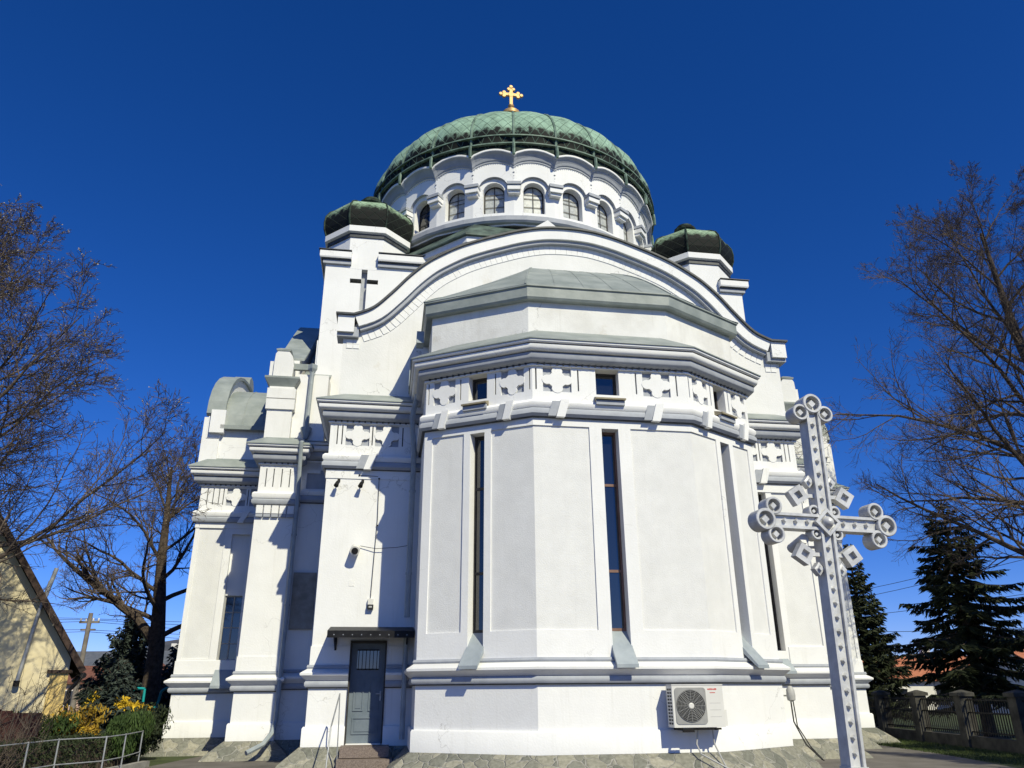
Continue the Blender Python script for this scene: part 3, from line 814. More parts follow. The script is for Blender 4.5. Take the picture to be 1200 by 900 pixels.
# roof of the front arm behind the gable
ar = MB()
ar.loft([[(p[0] * .97, y, p[1] - .35) for p in core] for y in (4.95, 8.1)], cap=False, close=False)
ar.build('front_arm_roof', 'skirt', CH)
pd = MB(); pd.prism([(-1.95, 15.3), (.85, 15.3), (-.45, 16.38)], lambda a, z, d: (a, d, z), 4.7, 5.0); pd.build('pediment', 'plaster', CH)

# ---- crossing block with corner turrets
DX, DY = -.371, 12.823
TW = .9
for sd in (-1, 1):
    cx, cy, rad = 6.56 * sd + (-.05 if sd > 0 else 0), 9.5, 1.56
    yf = cy - rad * math.cos(PI / 8)
    x_out = 7.95
    f = Face2(((-x_out) if sd < 0 else 3.0, yf), ((-3.0) if sd < 0 else x_out, yf))
    def sl(x): return x - f.P0.x
    cxm = cx
    holes = [(sl(cxm - .105), sl(cxm + .105), 14.25, 15.92, .24, 'P'), (sl(cxm - .50), sl(cxm + .50), 15.32, 15.50, .24, 'P')]
    tw = MB()
    tb = MB(); f.wall(tw, 8.0, 16.3, [h[:5] + (tb,) for h in holes]); tb.build('cross_niche', 'trim', CH); td = MB()
    h0, h1 = holes
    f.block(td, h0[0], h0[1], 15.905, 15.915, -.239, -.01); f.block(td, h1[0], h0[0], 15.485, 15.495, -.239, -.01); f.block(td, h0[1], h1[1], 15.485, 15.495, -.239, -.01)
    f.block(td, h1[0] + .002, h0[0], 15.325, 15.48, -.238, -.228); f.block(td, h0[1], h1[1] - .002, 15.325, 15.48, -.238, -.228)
    td.build('niche_painted_shade', 'dark_line', CH)  # dark sheets colour in the shade of the niche tops and arms
    xo = x_out * sd
    Face2((-x_out, 16.), (-x_out, yf)).wall(tw, 8., 16.3) if sd < 0 else Face2((x_out, yf), (x_out, 16.)).wall(tw, 8., 16.3)
    tw.build('tower_wall', 'plaster', CH)
    # cap cornices, outer and inner, stopping either side of the drum face
    hw = rad * math.sin(PI / 8)
    if sd < 0: paths = [[(-x_out, 12.), (-x_out, yf), (-7.05, yf)], [(-6.1, yf), (-3., yf)]]
    else: paths = [[(3., yf), (5.75, yf)], [(7.02, yf), (x_out, yf), (x_out, 12.)]]
    for p in paths:
        c1 = MB(); c2 = MB(); c3 = MB()
        c2.sweep(p, [(-.3, 16.02), (.10, 16.02), (.10, 16.16), (-.3, 16.16)])
        c3.sweep(p, [(-.3, 16.163), (.16, 16.163), (.16, 16.20), (-.3, 16.20)])
        c1.sweep(p, [(-.3, 16.203), (.20, 16.203), (.22, 16.25), (.22, 16.47), (-.3, 16.50)])
        c3.sweep(p, [(-.3, 16.503), (.26, 16.503), (.26, 16.53), (-.3, 16.56)])
        co = c1.build('tower_cornice', 'plaster', CH); c2.build('grey_band', 'trim', co); c3.build('flashing', 'dark_line', co)
    def octo(r_, z, tw_=0, n=8): return [(cx + r_ * math.sin(-PI / 8 + k * PI / 4), cy - r_ * math.cos(-PI / 8 + k * PI / 4), z) for k in range(8)]
    od = MB(); od.loft([octo(rad + .004, 15.9), octo(rad + .004, 17.32)]); od.build('turret_drum', 'plaster', CH)
    oc = MB(); oc.loft([octo(rad + .06, 17.38), octo(rad + .16, 17.42), octo(rad + .16, 17.66), octo(rad, 17.7)]); oc.build('turret_cornice', 'plaster', CH)
    og = MB(); og.loft([octo(rad + .02, 17.22), octo(rad + .05, 17.22), octo(rad + .05, 17.377), octo(rad + .02, 17.377)]); og.build('turret_band', 'dark_line', CH)
    # bulging copper roof in eight facets with UVs
    prof = [(1.60, 17.66), (1.70, 17.70), (1.78, 17.95), (1.80, 18.25), (1.76, 18.52), (1.62, 18.76), (1.36, 18.95), (1.05, 19.10), (.6, 19.25), (.3, 19.32)]
    me = bpy.data.meshes.new('turret_roof'); V = []; Fc = []; UVs = []; arc = [0]
    for i in range(1, len(prof)): arc.append(arc[-1] + math.hypot(prof[i][0] - prof[i - 1][0], prof[i][1] - prof[i - 1][1]))
    for k in range(8):
        for i in range(len(prof)):
            r_, z = prof[i]
            for j in range(3):
                a0, a1 = -PI / 8 + k * PI / 4, PI / 8 + k * PI / 4
                p0 = Vector((cx + r_ * math.sin(a0), cy - r_ * math.cos(a0), z)); p1 = Vector((cx + r_ * math.sin(a1), cy - r_ * math.cos(a1), z))
                V.append(tuple(p0.lerp(p1, j / 2)))
        o_ = k * len(prof) * 3
        for i in range(len(prof) - 1):
            for j in range(2):
                Fc.append((o_ + i * 3 + j, o_ + i * 3 + j + 1, o_ + (i + 1) * 3 + j + 1, o_ + (i + 1) * 3 + j))
                UVs += [(j / 2, arc[i]), ((j + 1) / 2, arc[i]), ((j + 1) / 2, arc[i + 1]), (j / 2, arc[i + 1])]
    me.from_pydata(V, [], Fc); uvl = me.uv_layers.new(name='UVMap')
    for i, l in enumerate(UVs): uvl.data[i].uv = l
    me.materials.append(M['turret']); me.update()
    o = bpy.data.objects.new('turret_roof', me); col.objects.link(o); o.parent = CH
    rb = MB()
    for k in range(8):
        a0 = -PI / 8 + k * PI / 4
        rb.tube([(cx + (r_ + .01) * math.sin(a0), cy - (r_ + .01) * math.cos(a0), z) for r_, z in prof], .035, 5)
    rb.build('turret_rib', 'darkcopper', CH)
    fn = MB(); fn.lathe([(.4, 19.2), (.36, 19.5), (.46, 19.62), (.46, 19.72), (.34, 19.78), (.34, 19.86), (.2, 19.93), (.03, 19.95)], (cx, cy, 0), 12); fn.build('turret_finial', 'darkcopper', CH, smooth=True)
cb = MB(); cb.box(-7.6, 7.6, 8.3, 18.5, 12.0, 16.2); cb.build('crossing_wall', 'plaster', CH)
# octagonal base under the drum with its copper skirt
def ring(r_, z, n=8, ph=None, k0=0):
    ph = PI / n if ph is None else ph
    return [(DX + r_ * math.sin(ph + k * 2 * PI / n), DY - r_ * math.cos(ph + k * 2 * PI / n), z) for k in range(n)]
ob = MB(); ob.loft([ring(6.75, 14.5), ring(6.75, 16.5)]); ob.build('drum_base_wall', 'plaster', CH)
ob = MB(); ob.loft([ring(6.75, 16.0), ring(6.83, 16.0), ring(6.83, 16.12), ring(6.75, 16.12)]); ob.build('drum_base_shadow_line', 'dark_line', CH)
ob = MB(); ob.loft([ring(6.8, 16.35), ring(6.93, 16.38), ring(6.93, 16.62), ring(6.8, 16.62)]); ob.build('drum_base_cornice', 'plaster', CH)
ob = MB(); ob.loft([ring(7.05, 16.625), ring(7.05, 16.68), ring(6.0, 17.70)]); ob.build('drum_base_roof', 'skirt', CH)

# ---- drum: 24 bays
NB = 24; RW = 5.85; BA = 2 * PI / NB; hwB = RW * math.tan(BA / 2); WS = .41   # half window width
TH0 = R(-.8)
def bay_fn(k):
    a = TH0 + k * BA; n_ = Vector((math.sin(a), -math.cos(a))); u = Vector((math.cos(a), math.sin(a)))
    def fn(s, z, d=0.):
        sc2 = s * (RW + d) / RW if abs(s) > WS + .2 else s
        q = n_ * (RW + d) + u * sc2
        return (DX + q.x, DY + q.y, z)
    return fn
ZA, RA = 19.90, .47
ZS, ZC, NA = 18.18, 19.14, 10       # window sill, springing of the arch
def zarc(s, base, rise): # scalloped line over a bay
    t = min(1, abs(s) / hwB); return base + rise * math.sqrt(max(0, 1 - (t * .93) ** 2))
dr = MB(); av = MB(); db = MB(); dg = MB(); wb = MB(); vb = MB()
S = [-hwB + 2 * hwB * i / 14 for i in range(15)]
for k in range(-8, 9):
    fn = bay_fn(k)
    arc = [(-WS, ZS), (-WS, ZC)] + [(-WS * math.cos(t), ZC + WS * math.sin(t)) for t in [i * PI / NA for i in range(1, NA)]] + [(WS, ZC), (WS, ZS)]
    top = 19.93
    q = lambda *a: dr.quad(*a)
    q(fn(-hwB, 17.6), fn(-WS, 17.6), fn(-WS, top), fn(-hwB, top)); q(fn(WS, 17.6), fn(hwB, 17.6), fn(hwB, top), fn(WS, top))
    q(fn(-WS, 17.6), fn(WS, 17.6), fn(WS, ZS), fn(-WS, ZS))
    for i in range(1, len(arc) - 2):
        a, b_ = arc[i], arc[i + 1]
        q(fn(a[0], a[1]), fn(b_[0], b_[1]), fn(b_[0], top), fn(a[0], top))
    for i in range(len(arc) - 1):
        a, b_ = arc[i], arc[i + 1]
        q(fn(a[0], a[1]), fn(b_[0], b_[1]), fn(b_[0], b_[1], -.3), fn(a[0], a[1], -.3))
    q(fn(-WS, ZS), fn(WS, ZS), fn(WS, ZS, -.3), fn(-WS, ZS, -.3))
    # glazing with leading
    fr = MB(); oo = [(x, z, -.27) for x, z in arc]; ii = [(x * .86, ZC + (z - ZC) * .86 if z > ZC else max(z, ZS + .06), -.27) for x, z in arc]
    for i in range(len(arc) - 1):
        fr.quad(fn(*oo[i]), fn(*oo[i + 1]), fn(*ii[i + 1]), fn(*ii[i]))
    fr.quad(fn(*oo[0]), fn(*oo[-1]), fn(*ii[-1]), fn(*ii[0]))
    for za in (ZS + .42, ZS + .80, ZC + .02):
        v = [fn(s_, z_, -.265) for s_, z_ in ((-WS * .9, za), (WS * .9, za), (WS * .9, za + .03), (-WS * .9, za + .03))]; fr.quad(*v)
    fr.quad(*[fn(s_, z_, -.262) for s_, z_ in ((-.016, ZS), (.016, ZS), (.016, ZC + WS), (-.016, ZC + WS))])
    fo = fr.build('window', 'dkframe', CH)
    pn = MB(); pn.add([fn(x, z, -.29) for x, z in arc], [tuple(range(len(arc)))]); pn.build('pane', 'curtain' if k in (-1, 0, 1, 2, -2, 3, 4) else 'glass', fo)
    # grey archivolt: a recessed shadow ring and raised hood
    r1, r2 = WS + .17, WS + .30
    for i in range(NA + 2):
        t0, t1 = i * PI / (NA + 2), (i + 1) * PI / (NA + 2)
        def P(r_, t, d): return fn(-r_ * math.cos(t) * .999, ZC + .02 + r_ * math.sin(t), d)
        av.quad(P(r1, t0, .002), P(r1, t1, .002), P(r1, t1, .12), P(r1, t0, .12))
        dr.quad(P(r1, t0, .12), P(r1, t1, .12), P(r2 + .25, t1, .12), P(r2 + .25, t0, .12)) if 0 else None
        av.quad(P(r1, t0, .12), P(r1, t1, .12), P(r2, t1, .10), P(r2, t0, .10)) if 0 else None
    av.build('archivolt', 'trim', CH); av.v, av.f = [], []
    # raised wall field around the archivolt up to the scallops
    zt = [zarc(s_, ZA, RA) for s_ in S]
    for i in range(14):
        s0, s1 = S[i], S[i + 1]
        def zl(s_): return ZC + .02 + math.sqrt(max(0, r1 * r1 - s_ * s_)) if abs(s_) < r1 else 18.98
        db.quad(fn(s0, zl(s0), .12), fn(s1, zl(s1), .12), fn(s1, zt[i + 1], .12), fn(s0, zt[i], .12))
    for s_ in (-1, 1):
        db.quad(fn(s_ * r1, 18.98, 0), fn(s_ * r1, ZC + .02, 0), fn(s_ * r1, ZC + .02, .12), fn(s_ * r1, 18.98, .12))
        db.quad(fn(s_ * r1, 18.98, 0), fn(s_ * hwB, 18.98, 0), fn(s_ * hwB, 18.98, .12), fn(s_ * r1, 18.98, .12))
    # scalloped arch cornice: cavetto, white fascia
    def strip(mb, da, ra, db_, rb_):
        for i in range(14):
            mb.quad(fn(S[i], zarc(S[i], ZA + ra, RA), da), fn(S[i + 1], zarc(S[i + 1], ZA + ra, RA), da),
                    fn(S[i + 1], zarc(S[i + 1], ZA + rb_, RA), db_), fn(S[i], zarc(S[i], ZA + rb_, RA), db_))
    strip(db, .12, 0, .16, .0); strip(dg, .16, 0, .16, .05); strip(dg, .16, .05, .20, .08)
    strip(dg, .20, .08, .24, .18); strip(dg, .24, .18, .31, .28); strip(dg, .31, .28, .40, .34); strip(wb, .40, .34, .42, .36); strip(wb, .42, .36, .42, .43); strip(wb, .42, .43, .25, .47)
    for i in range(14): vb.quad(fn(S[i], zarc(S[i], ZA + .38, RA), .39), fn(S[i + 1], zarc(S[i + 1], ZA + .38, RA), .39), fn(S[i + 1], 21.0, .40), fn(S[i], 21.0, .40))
    # dots along the arch line
    for i in range(17):
        s_ = -hwB * .92 + hwB * 1.84 * i / 16
        z_ = zarc(s_, ZA, RA) - .05
        dg.add([fn(s_ + a, z_ + b_, .125) for a, b_ in ((-.018, -.018), (.018, -.018), (.018, .018), (-.018, .018))], [(0, 1, 2, 3)])
dr.build('drum_wall', 'plaster', CH); vb.build('dome_valance', 'darkcopper', CH); db.build('drum_arcade', 'plaster', CH)
dg.build('drum_arcade_shadow_moulding', 'trim', CH); wb.build('drum_fascia', 'plaster', CH)
for k in range(-8, 9):
    ib = MB(); ig = MB(); kn = MB()
    a = TH0 + (k + .5) * BA; n_ = (math.sin(a), -math.cos(a), 0); u = (math.cos(a), math.sin(a), 0); rr = RW / math.cos(BA / 2)
    c = lambda d, z: (DX + n_[0] * (rr + d), DY + n_[1] * (rr + d), z)
    ig.obox(c(.13, 19.27), u, n_, (0, 0, 1), .27, .20, .06)
    ib.obox(c(.11, 19.10), u, n_, (0, 0, 1), .25, .17, .09); ib.obox(c(.06, 18.96), u, n_, (0, 0, 1), .21, .13, .06)
    for z, r_ in ((19.88, .05), (19.72, .03), (19.60, .02)): kn.lathe([(.005, z - r_), (r_, z), (.005, z + r_)], c(.11, 0), 6)
    io = ib.build('impost_block', 'plaster', CH); ig.build('impost_cap', 'trim', io); kn.build('drum_knob', 'trim', CH)
rg = MB(); rg.loft([ring(r_, z, 48) for r_, z in ((5.7, 17.66), (6.0, 17.68), (6.06, 17.75), (6.06, 17.93), (5.98, 17.99), (5.7, 18.02))]); rg.build('drum_base_moulding', 'trim', CH)

# ---- main dome
dp = [(6.20, 20.84), (6.28, 20.90), (6.30, 20.96), (6.24, 21.02), (6.28, 21.25), (6.27, 21.6), (6.18, 22.0), (6.0, 22.43), (5.73, 22.85), (5.38, 23.26), (4.95, 23.65), (4.43, 24.0),
      (3.85, 24.36), (3.2, 24.72), (2.5, 25.08), (1.8, 25.42), (1.1, 25.72), (.5, 26.0)]
arc = [0]
for i in range(1, len(dp)): arc.append(arc[-1] + math.hypot(dp[i][0] - dp[i - 1][0], dp[i][1] - dp[i - 1][1]))
V = []; Fc = []; UVs = []; NJ = 6
for k in range(NB):
    o_ = len(V)
    for i, (r_, z) in enumerate(dp):
        for j in range(NJ + 1):
            t = j / NJ; a = TH0 + (k - .5 + t) * BA
            bul = 1 + (.022 * math.sin(PI * t) if i > 3 else 0.0)
            V.append((DX + r_ * bul * math.sin(a), DY - r_ * bul * math.cos(a), z))
    for i in range(len(dp) - 1):
        for j in range(NJ):
            p = o_ + i * (NJ + 1) + j
            Fc.append((p, p + 1, p + NJ + 2, p + NJ + 1))
            UVs += [(j / NJ, arc[i]), ((j + 1) / NJ, arc[i]), ((j + 1) / NJ, arc[i + 1]), (j / NJ, arc[i + 1])]
me = bpy.data.meshes.new('dome'); me.from_pydata(V, [], Fc); uvl = me.uv_layers.new(name='UVMap')
for i, l in enumerate(UVs): uvl.data[i].uv = l
me.polygons.foreach_set('use_smooth', [True] * len(me.polygons)); me.materials.append(M['dome']); me.update()
dome = bpy.data.objects.new('dome', me); col.objects.link(dome); dome.parent = CH
for k in range(NB):
    a = TH0 + (k - .5) * BA
    rb = MB(); rb.tube([(DX + (r_ + .02) * math.sin(a), DY - (r_ + .02) * math.cos(a), z) for r_, z in dp[2:]], .055, 6)
    rb.tube([(DX + (r_) * math.sin(a), DY - (r_) * math.cos(a), z) for r_, z in ((6.40, 20.42), (6.40, 20.7), (6.38, 20.95))], .06, 5)
    rb.build('rib', 'rib', dome)
rl = MB()
for zz, rr_ in ((20.93, 6.40), (21.28, 6.43)): rl.loft([ring(6.24, zz, 96), ring(rr_, zz + .01, 96), ring(rr_, zz + .06, 96), ring(6.24, zz + .07, 96)])
rl.build('dome_rail', 'rib', dome)
# gilded cross on the dome
gc = MB()
gc.lathe([(.5, 25.9), (.3, 26.3), (.18, 26.8), (.2, 27.4), (.46, 27.72), (.44, 27.92), (.22, 28.04), (.11, 28.16), (.09, 28.26), (.15, 28.34), (.15, 28.4), (.05, 28.46)], (DX, DY, 0), 16)
go = gc.build('gilded_finial', 'gold', dome, smooth=True)
gc = MB(); zc = 29.08
gc.box(DX - .075, DX + .075, DY - .06, DY + .06, 28.4, zc + .36); gc.box(DX - .41, DX + .41, DY - .055, DY + .055, zc - .075, zc + .075)
for (ax, az) in ((1, 0), (-1, 0), (0, 1)):
    ex, ez = DX + ax * .43, zc + az * .41
    for (ox, oz) in ((ax * .08, az * .08), (-az * .11 - ax * .08, -ax * .11 - az * .08), (az * .11 - ax * .08, ax * .11 - az * .08)):
        gc.lathe([(.08, -.06), (.105, -.03), (.105, .03), (.08, .06)], (ex + ox, DY, ez + oz), 12, axis='y')
gc.lathe([(.14, -.07), (.19, 0), (.14, .07)], (DX, DY, zc), 12, axis='y')
gc.build('gilded_cross', 'gold', dome)

# ---- door, canopy, steps
fB = Face2((-XB, YB), (-4.42, YB))
dm = MB()
fB.wall(dm, .5, 2.83, [(0, .96, .4, 3, .3, None), (1.82, 9, .4, 3, .3, None)] + [(1.07, 1.35, 1.22, 1.95, .245, dm), (1.43, 1.71, 1.22, 1.95, .245, dm), (1.07, 1.71, .72, 1.08, .245, dm), (1.10, 1.68, 2.1, 2.6, .245, None)], base=-.2)
dm = MB()
d0 = -.215
fB.block(dm, .96, 1.82, .5, 2.83, d0 - .05, d0)
for a, b_, z0, z1 in ((1.08, 1.33, 1.22, 1.98), (1.45, 1.70, 1.22, 1.98), (1.08, 1.70, .70, 1.08)):
    fB.block(dm, a, b_, z0, z0 + .03, d0, d0 + .02); fB.block(dm, a, b_, z1 - .03, z1, d0, d0 + .02)
    fB.block(dm, a, a + .03, z0 + .03, z1 - .03, d0, d0 + .02); fB.block(dm, b_ - .03, b_, z0 + .03, z1 - .03, d0, d0 + .02)
    fB.block(dm, a + .06, b_ - .06, z0 + .06, z1 - .06, d0, d0 + .012)
door = dm.build('door', 'doorgrey', CH)
m = MB(); fB.block(m, 1.12, 1.66, 2.2, 2.62, d0 + .002, d0 + .012); m.build('door_window', 'glass', door)
m = MB()
for i in range(6): fB.block(m, 1.15 + i * .09, 1.165 + i * .09, 2.18, 2.64, d0 + .02, d0 + .035)
fB.block(m, 1.12, 1.66, 2.17, 2.19, d0 + .015, d0 + .035); fB.block(m, 1.12, 1.66, 2.63, 2.65, d0 + .015, d0 + .035)
m.build('door_grate', 'iron', door)
m = MB(); fB.block(m, 1.715, 1.76, 1.45, 1.68, d0, d0 + .02); fB.block(m, 1.62, 1.75, 1.60, 1.625, d0 + .05, d0 + .07); fB.block(m, 1.73, 1.75, 1.60, 1.625, d0 + .02, d0 + .05)
m.build('door_handle', 'galv', door)
m = MB(); fB.block(m, .94, .975, .5, 2.85, -.2, .05); fB.block(m, 1.805, 1.84, .5, 2.85, -.2, .05); fB.block(m, .975, 1.805, 2.80, 2.85, -.2, .05)
m.build('door_frame', 'dkframe', CH)
cm = MB()
cm.add([fB.pt(.42, 3.18, .02), fB.pt(2.48, 3.18, .02), fB.pt(2.48, 3.02, 1.05), fB.pt(.42, 3.02, 1.05), fB.pt(.42, 3.10, .02), fB.pt(2.48, 3.10, .02), fB.pt(2.48, 2.86, 1.05), fB.pt(.42, 2.86, 1.05)],
       [(0, 1, 2, 3), (4, 7, 6, 5), (0, 4, 5, 1), (3, 2, 6, 7), (0, 3, 7, 4), (1, 5, 6, 2)])
for s_ in (.55, 2.3): fB.block(cm, s_, s_ + .05, 2.62, 3.1, .0, .05); cm.tube([fB.pt(s_ + .02, 2.66, .05), fB.pt(s_ + .02, 2.74, .3), fB.pt(s_ + .02, 2.9, .75)], .022, 5)
cano = cm.build('door_canopy', 'darkmetal', CH)
m = MB()
for i in range(9): c = fB.pt(.58 + i * .215, 2.925, 1.056); m.lathe([(.014, 0), (.014, .01)], c, 8, axis='y')
m.build('canopy_rivet', 'galv', cano)
m = MB()
fB.block(m, .88, 2.0, .25, .48, -.1, .75)
fB.block(m, .84, 2.08, .0, .235, -.05, 1.1)
m.build('stone_steps', 'granite', CH)
# downpipes
def pipe(pts, r_=.06, mat='pipe', name='downpipe'):
    m = MB(); m.tube(pts, r_, 8)
    for p, q in zip(pts[:-1], pts[1:]):
        p, q = Vector(p), Vector(q)
        if abs(p.z - q.z) > 2.5:
            nb = int(abs(p.z - q.z) / 1.8)
            for i in range(nb):
                c = p.lerp(q, (i + .5) / nb); d = (q - p).normalized(); m.tube([c - d * .03, c + d * .03], r_ + .015, 8)
    return m.build(name, mat, CH, smooth=True)
pipe([(-7.93, 7.0, 11.45), (-7.95, 6.98, 9.1)], .075)
pipe([(-7.95, 6.70, 8.9), (-7.98, 6.35, 8.75), (-7.98, 6.58, 8.0), (-7.96, 6.66, 7.0), (-7.96, 6.66, .95), (-7.99, 6.4, .66), (-8.15, 6.02, .40), (-8.5, 5.7, .22)], .065)
pipe([(-4.60, 3.1, 9.25), (-4.72, 3.2, 8.6), (-4.62, 3.45, 7.7), (-4.62, 3.50, 3.4)], .07)
pipe([(-4.62, 3.50, 3.0), (-4.62, 3.50, .6)], .06)
m = MB(); m.lathe([(.07, 9.05), (.16, 9.3), (.18, 9.42), (.06, 9.42)], (-7.95, 6.98, 0), 8); m.lathe([(.07, 11.3), (.15, 11.45), (.15, 11.6), (.06, 11.6)], (-7.93, 7.0, 0), 4)
m.box(-4.85, -4.6, 3.2, 3.5, 9.55, 10.35); m.box(-4.7, -4.5, 2.6, 3.0, 10.6, 10.95)
m.build('rainwater_hopper', 'pipe', CH)
m = MB(); m.box(-7.9, -7.25, 7.02, 7.13, 3.35, 4.95); m.build('electrical_cabinet', 'concrete', CH)

def W(x, y, z): return ORG + AX * x + AY * y + Vector((0, 0, z))

# ================================================================== THINGS ON AND BY THE CHURCH
# air conditioner (local frame = church axes)
ac = empty('air_conditioner', W(1.31, -.02, .94), PHI); ac.scale = (1.1, 1.05, 1.08)
tag(ac, 'white outdoor air conditioning unit bracketed low on the apse wall', 'air conditioner')
cs = MB(); x0, x1, y0, y1, z1 = -.50, .50, -.44, -.10, .74
cs.box(x0, x1, y0, y1, 0, z1); cs.box(x0 - .008, x1 + .008, y0 - .008, y1 + .01, z1, z1 + .018)
cs.box(x1, x1 + .05, y0 + .02, y1, .02, .30)
c_o = cs.build('casing', 'acwhite', ac)
lo = MB()
for i in range(11):
    lo.box(x0 - .004, x0 + .0, y0 + .05, y0 + .13, .05 + i * .06, .085 + i * .06); lo.box(x0 - .004, x0, y0 + .17, y0 + .27, .05 + i * .06, .085 + i * .06)
lo.build('side_louvre', 'acdark', c_o)
gr = MB(); gx0, gx1, gz0, gz1 = -.455, .155, .055, .70
def rrect(x0, x1, z0, z1, r_, n=5):
    p = []
    for (cx_, cz_, a0) in ((x1 - r_, z1 - r_, 0), (x0 + r_, z1 - r_, 90), (x0 + r_, z0 + r_, 180), (x1 - r_, z0 + r_, 270)):
        for j in range(n): a = R(a0 + 90 * j / (n - 1)); p.append((cx_ + r_ * math.cos(a), cz_ + r_ * math.sin(a)))
    return p
gr.prism(rrect(gx0, gx1, gz0, gz1, .06), lambda a, z, d: (a, d, z), y0 - .012, y0 - .001); gr_o = gr.build('grille_panel', 'acgrille', ac)
cxg, czg = (gx0 + gx1) / 2, (gz0 + gz1) / 2
fwl = MB(); fwl.lathe([(.285, .013), (.285, .018)], (cxg, y0, czg), 32, axis='y'); fwl.build('fan_opening', 'acdark', gr_o)
gw_ = MB()
for i in range(9):
    rr = .06 + i * .027
    gw_.tube([(cxg + rr * math.cos(a), y0 - .028, czg + rr * math.sin(a)) for a in [2 * PI * j / 32 for j in range(33)]], .0045, 4)
for j in range(16):
    a = 2 * PI * j / 16; gw_.tube([(cxg + .06 * math.cos(a), y0 - .026, czg + .06 * math.sin(a)), (cxg + .28 * math.cos(a), y0 - .026, czg + .28 * math.sin(a))], .004, 4)
gw_.build('fan_guard', 'acgrille', gr_o)
hb = MB(); hb.lathe([(.052, .02), (.052, .036), (.04, .042)], (cxg, y0, czg), 20, axis='y'); hb.build('fan_hub', 'acwhite', gr_o)
mk = MB(); random.seed(5); xx = .20
for i in range(8):
    mk.box(xx, xx + .017, y0 - .003, y0 - .0005, .655 + random.choice((0, .004)), .685 - random.choice((0, .006))); xx += .023
xx = .245
for i in range(6): mk.box(xx, xx + .013, y0 - .003, y0 - .0005, .60, .615); xx += .018
mk.build('red_brand_mark', 'redink', c_o)
ln = MB()
for z in (.18, .30, .42): ln.box(.22, .44, y0 - .002, y0, z, z + .004)
ln.build('panel_groove', 'acgrille', c_o)
bk = MB()
for x in (-.35, .32):
    bk.box(x - .02, x + .02, -.46, -.005, -.05, -.012); bk.box(x - .02, x + .02, -.03, -.005, -.35, -.05)
bk.box(-.36, -.14, -.50, -.46, -.08, -.015); bk.box(-.16, .42, -.42, -.38, -.045, -.012)
bk.build('wall_bracket', 'iron', ac)
hp = MB(); hp.tube([(.02, -.25, -.02), (-.02, -.22, -.30), (.02, -.30, -.46), (.45, -.62, -.72), (.7, -.75, -.9)], .016, 6)
hp.tube([(.30, -.25, -.02), (.33, -.22, -.3), (.42, -.38, -.62), (.50, -.6, -.9)], .014, 6); hp.build('hose', 'plastic', ac, smooth=True)

def wallthing(name, label, cat, x, y, z, group=None):
    e = empty(name, W(x, y, z), PHI); tag(e, label, cat, group); return e
# security camera
e = wallthing('security_camera', 'round white security camera halfway up the wall above the door canopy', 'security camera', -6.02, YB, 5.12)
m = MB(); m.tube([(0, -.02, .02), (0, -.34, -.10)], .12, 16); m.build('body', 'acwhite', e, smooth=True)
m = MB(); m.tube([(0, -.335, -.098), (0, -.352, -.104)], .085, 16); m.build('lens', 'acdark', e)
m = MB(); m.box(-.06, .06, -.03, -.001, -.04, .10); m.build('mount', 'plastic', e)
for nm, x, lb in (('a', -6.58, 'small dark spotlight high on the wall, nearer the outer corner of the block'), ('b', -5.95, 'small dark spotlight high on the wall, nearer the apse')):
    e = wallthing('spotlight', lb, 'spotlight', x, YB, 6.84, 'spotlights high on the wall above the door')
    m = MB(); m.tube([(0, -.0, .1), (0, -.12, .09), (-.02, -.16, .0)], .018, 6); m.box(-.035, .035, -.03, 0, .06, .14); m.build('arm', 'iron', e)
    m = MB(); m.tube([(-.02, -.16, .02), (-.05, -.24, -.10)], [.045, .065], 10); m.build('lamp_head', 'iron', e)
e = wallthing('junction_box', 'small white box with dark socket hanging at the end of a cable', 'junction box', -5.55, YB, 3.66)
m = MB(); m.box(-.07, .07, -.10, -.001, .06, .20); m.build('housing', 'acwhite', e)
m = MB(); m.box(-.075, .075, -.13, -.001, -.05, .057); m.build('socket', 'acdark', e)
m = MB(); m.box(-.04, .04, -.134, -.131, -.02, .02); m.build('marking', 'plastic', e)
m = MB()
m.tube([W(-5.52, YB - .03, 7.02), W(-5.50, YB - .035, 5.9), W(-5.54, YB - .035, 4.6), W(-5.56, YB - .03, 3.88)], .009, 4)
m.tube([W(-6.05, YB - .03, 7.10), W(-5.55, YB - .03, 7.08)], .007, 4)
m.tube([W(-5.90, YB - .05, 5.20), W(-5.5, YB - .09, 5.13), W(-4.95, YB - .12, 5.17), W(-4.60, YB - .2, 5.22)], .009, 4)
for p in (W(-5.52, YB - .03, 7.02), W(-5.50, YB - .035, 5.75), W(-6.05, YB - .03, 7.1)): m.lathe([(.02, -.02), (.025, 0), (.02, .02)], p, 6)
tag(m.build('cable', 'wire'), 'thin cable running down the white wall to the small socket box', 'cable')
# ghost of a small vent cover
e = MB(); e.box(-6.13, -5.99, YB - .008, YB - .001, 4.18, 4.33); o = e.build('vent_cover', 'gable', CH)
# handrail by the steps
m = MB(); a = W(-6.12, YB - .75, 1.62)
m.tube([a, W(-6.20, YB - 1.9, .95), W(-6.24, YB - 2.15, .0)], .016, 6)
m.tube([a + AX * .0, W(-6.1, YB - .78, 1.1), W(-6.08, YB - .8, .2)], .014, 6)
tag(m.build('handrail', 'galv', smooth=True), 'thin metal handrail leaning beside the brown side steps', 'handrail')
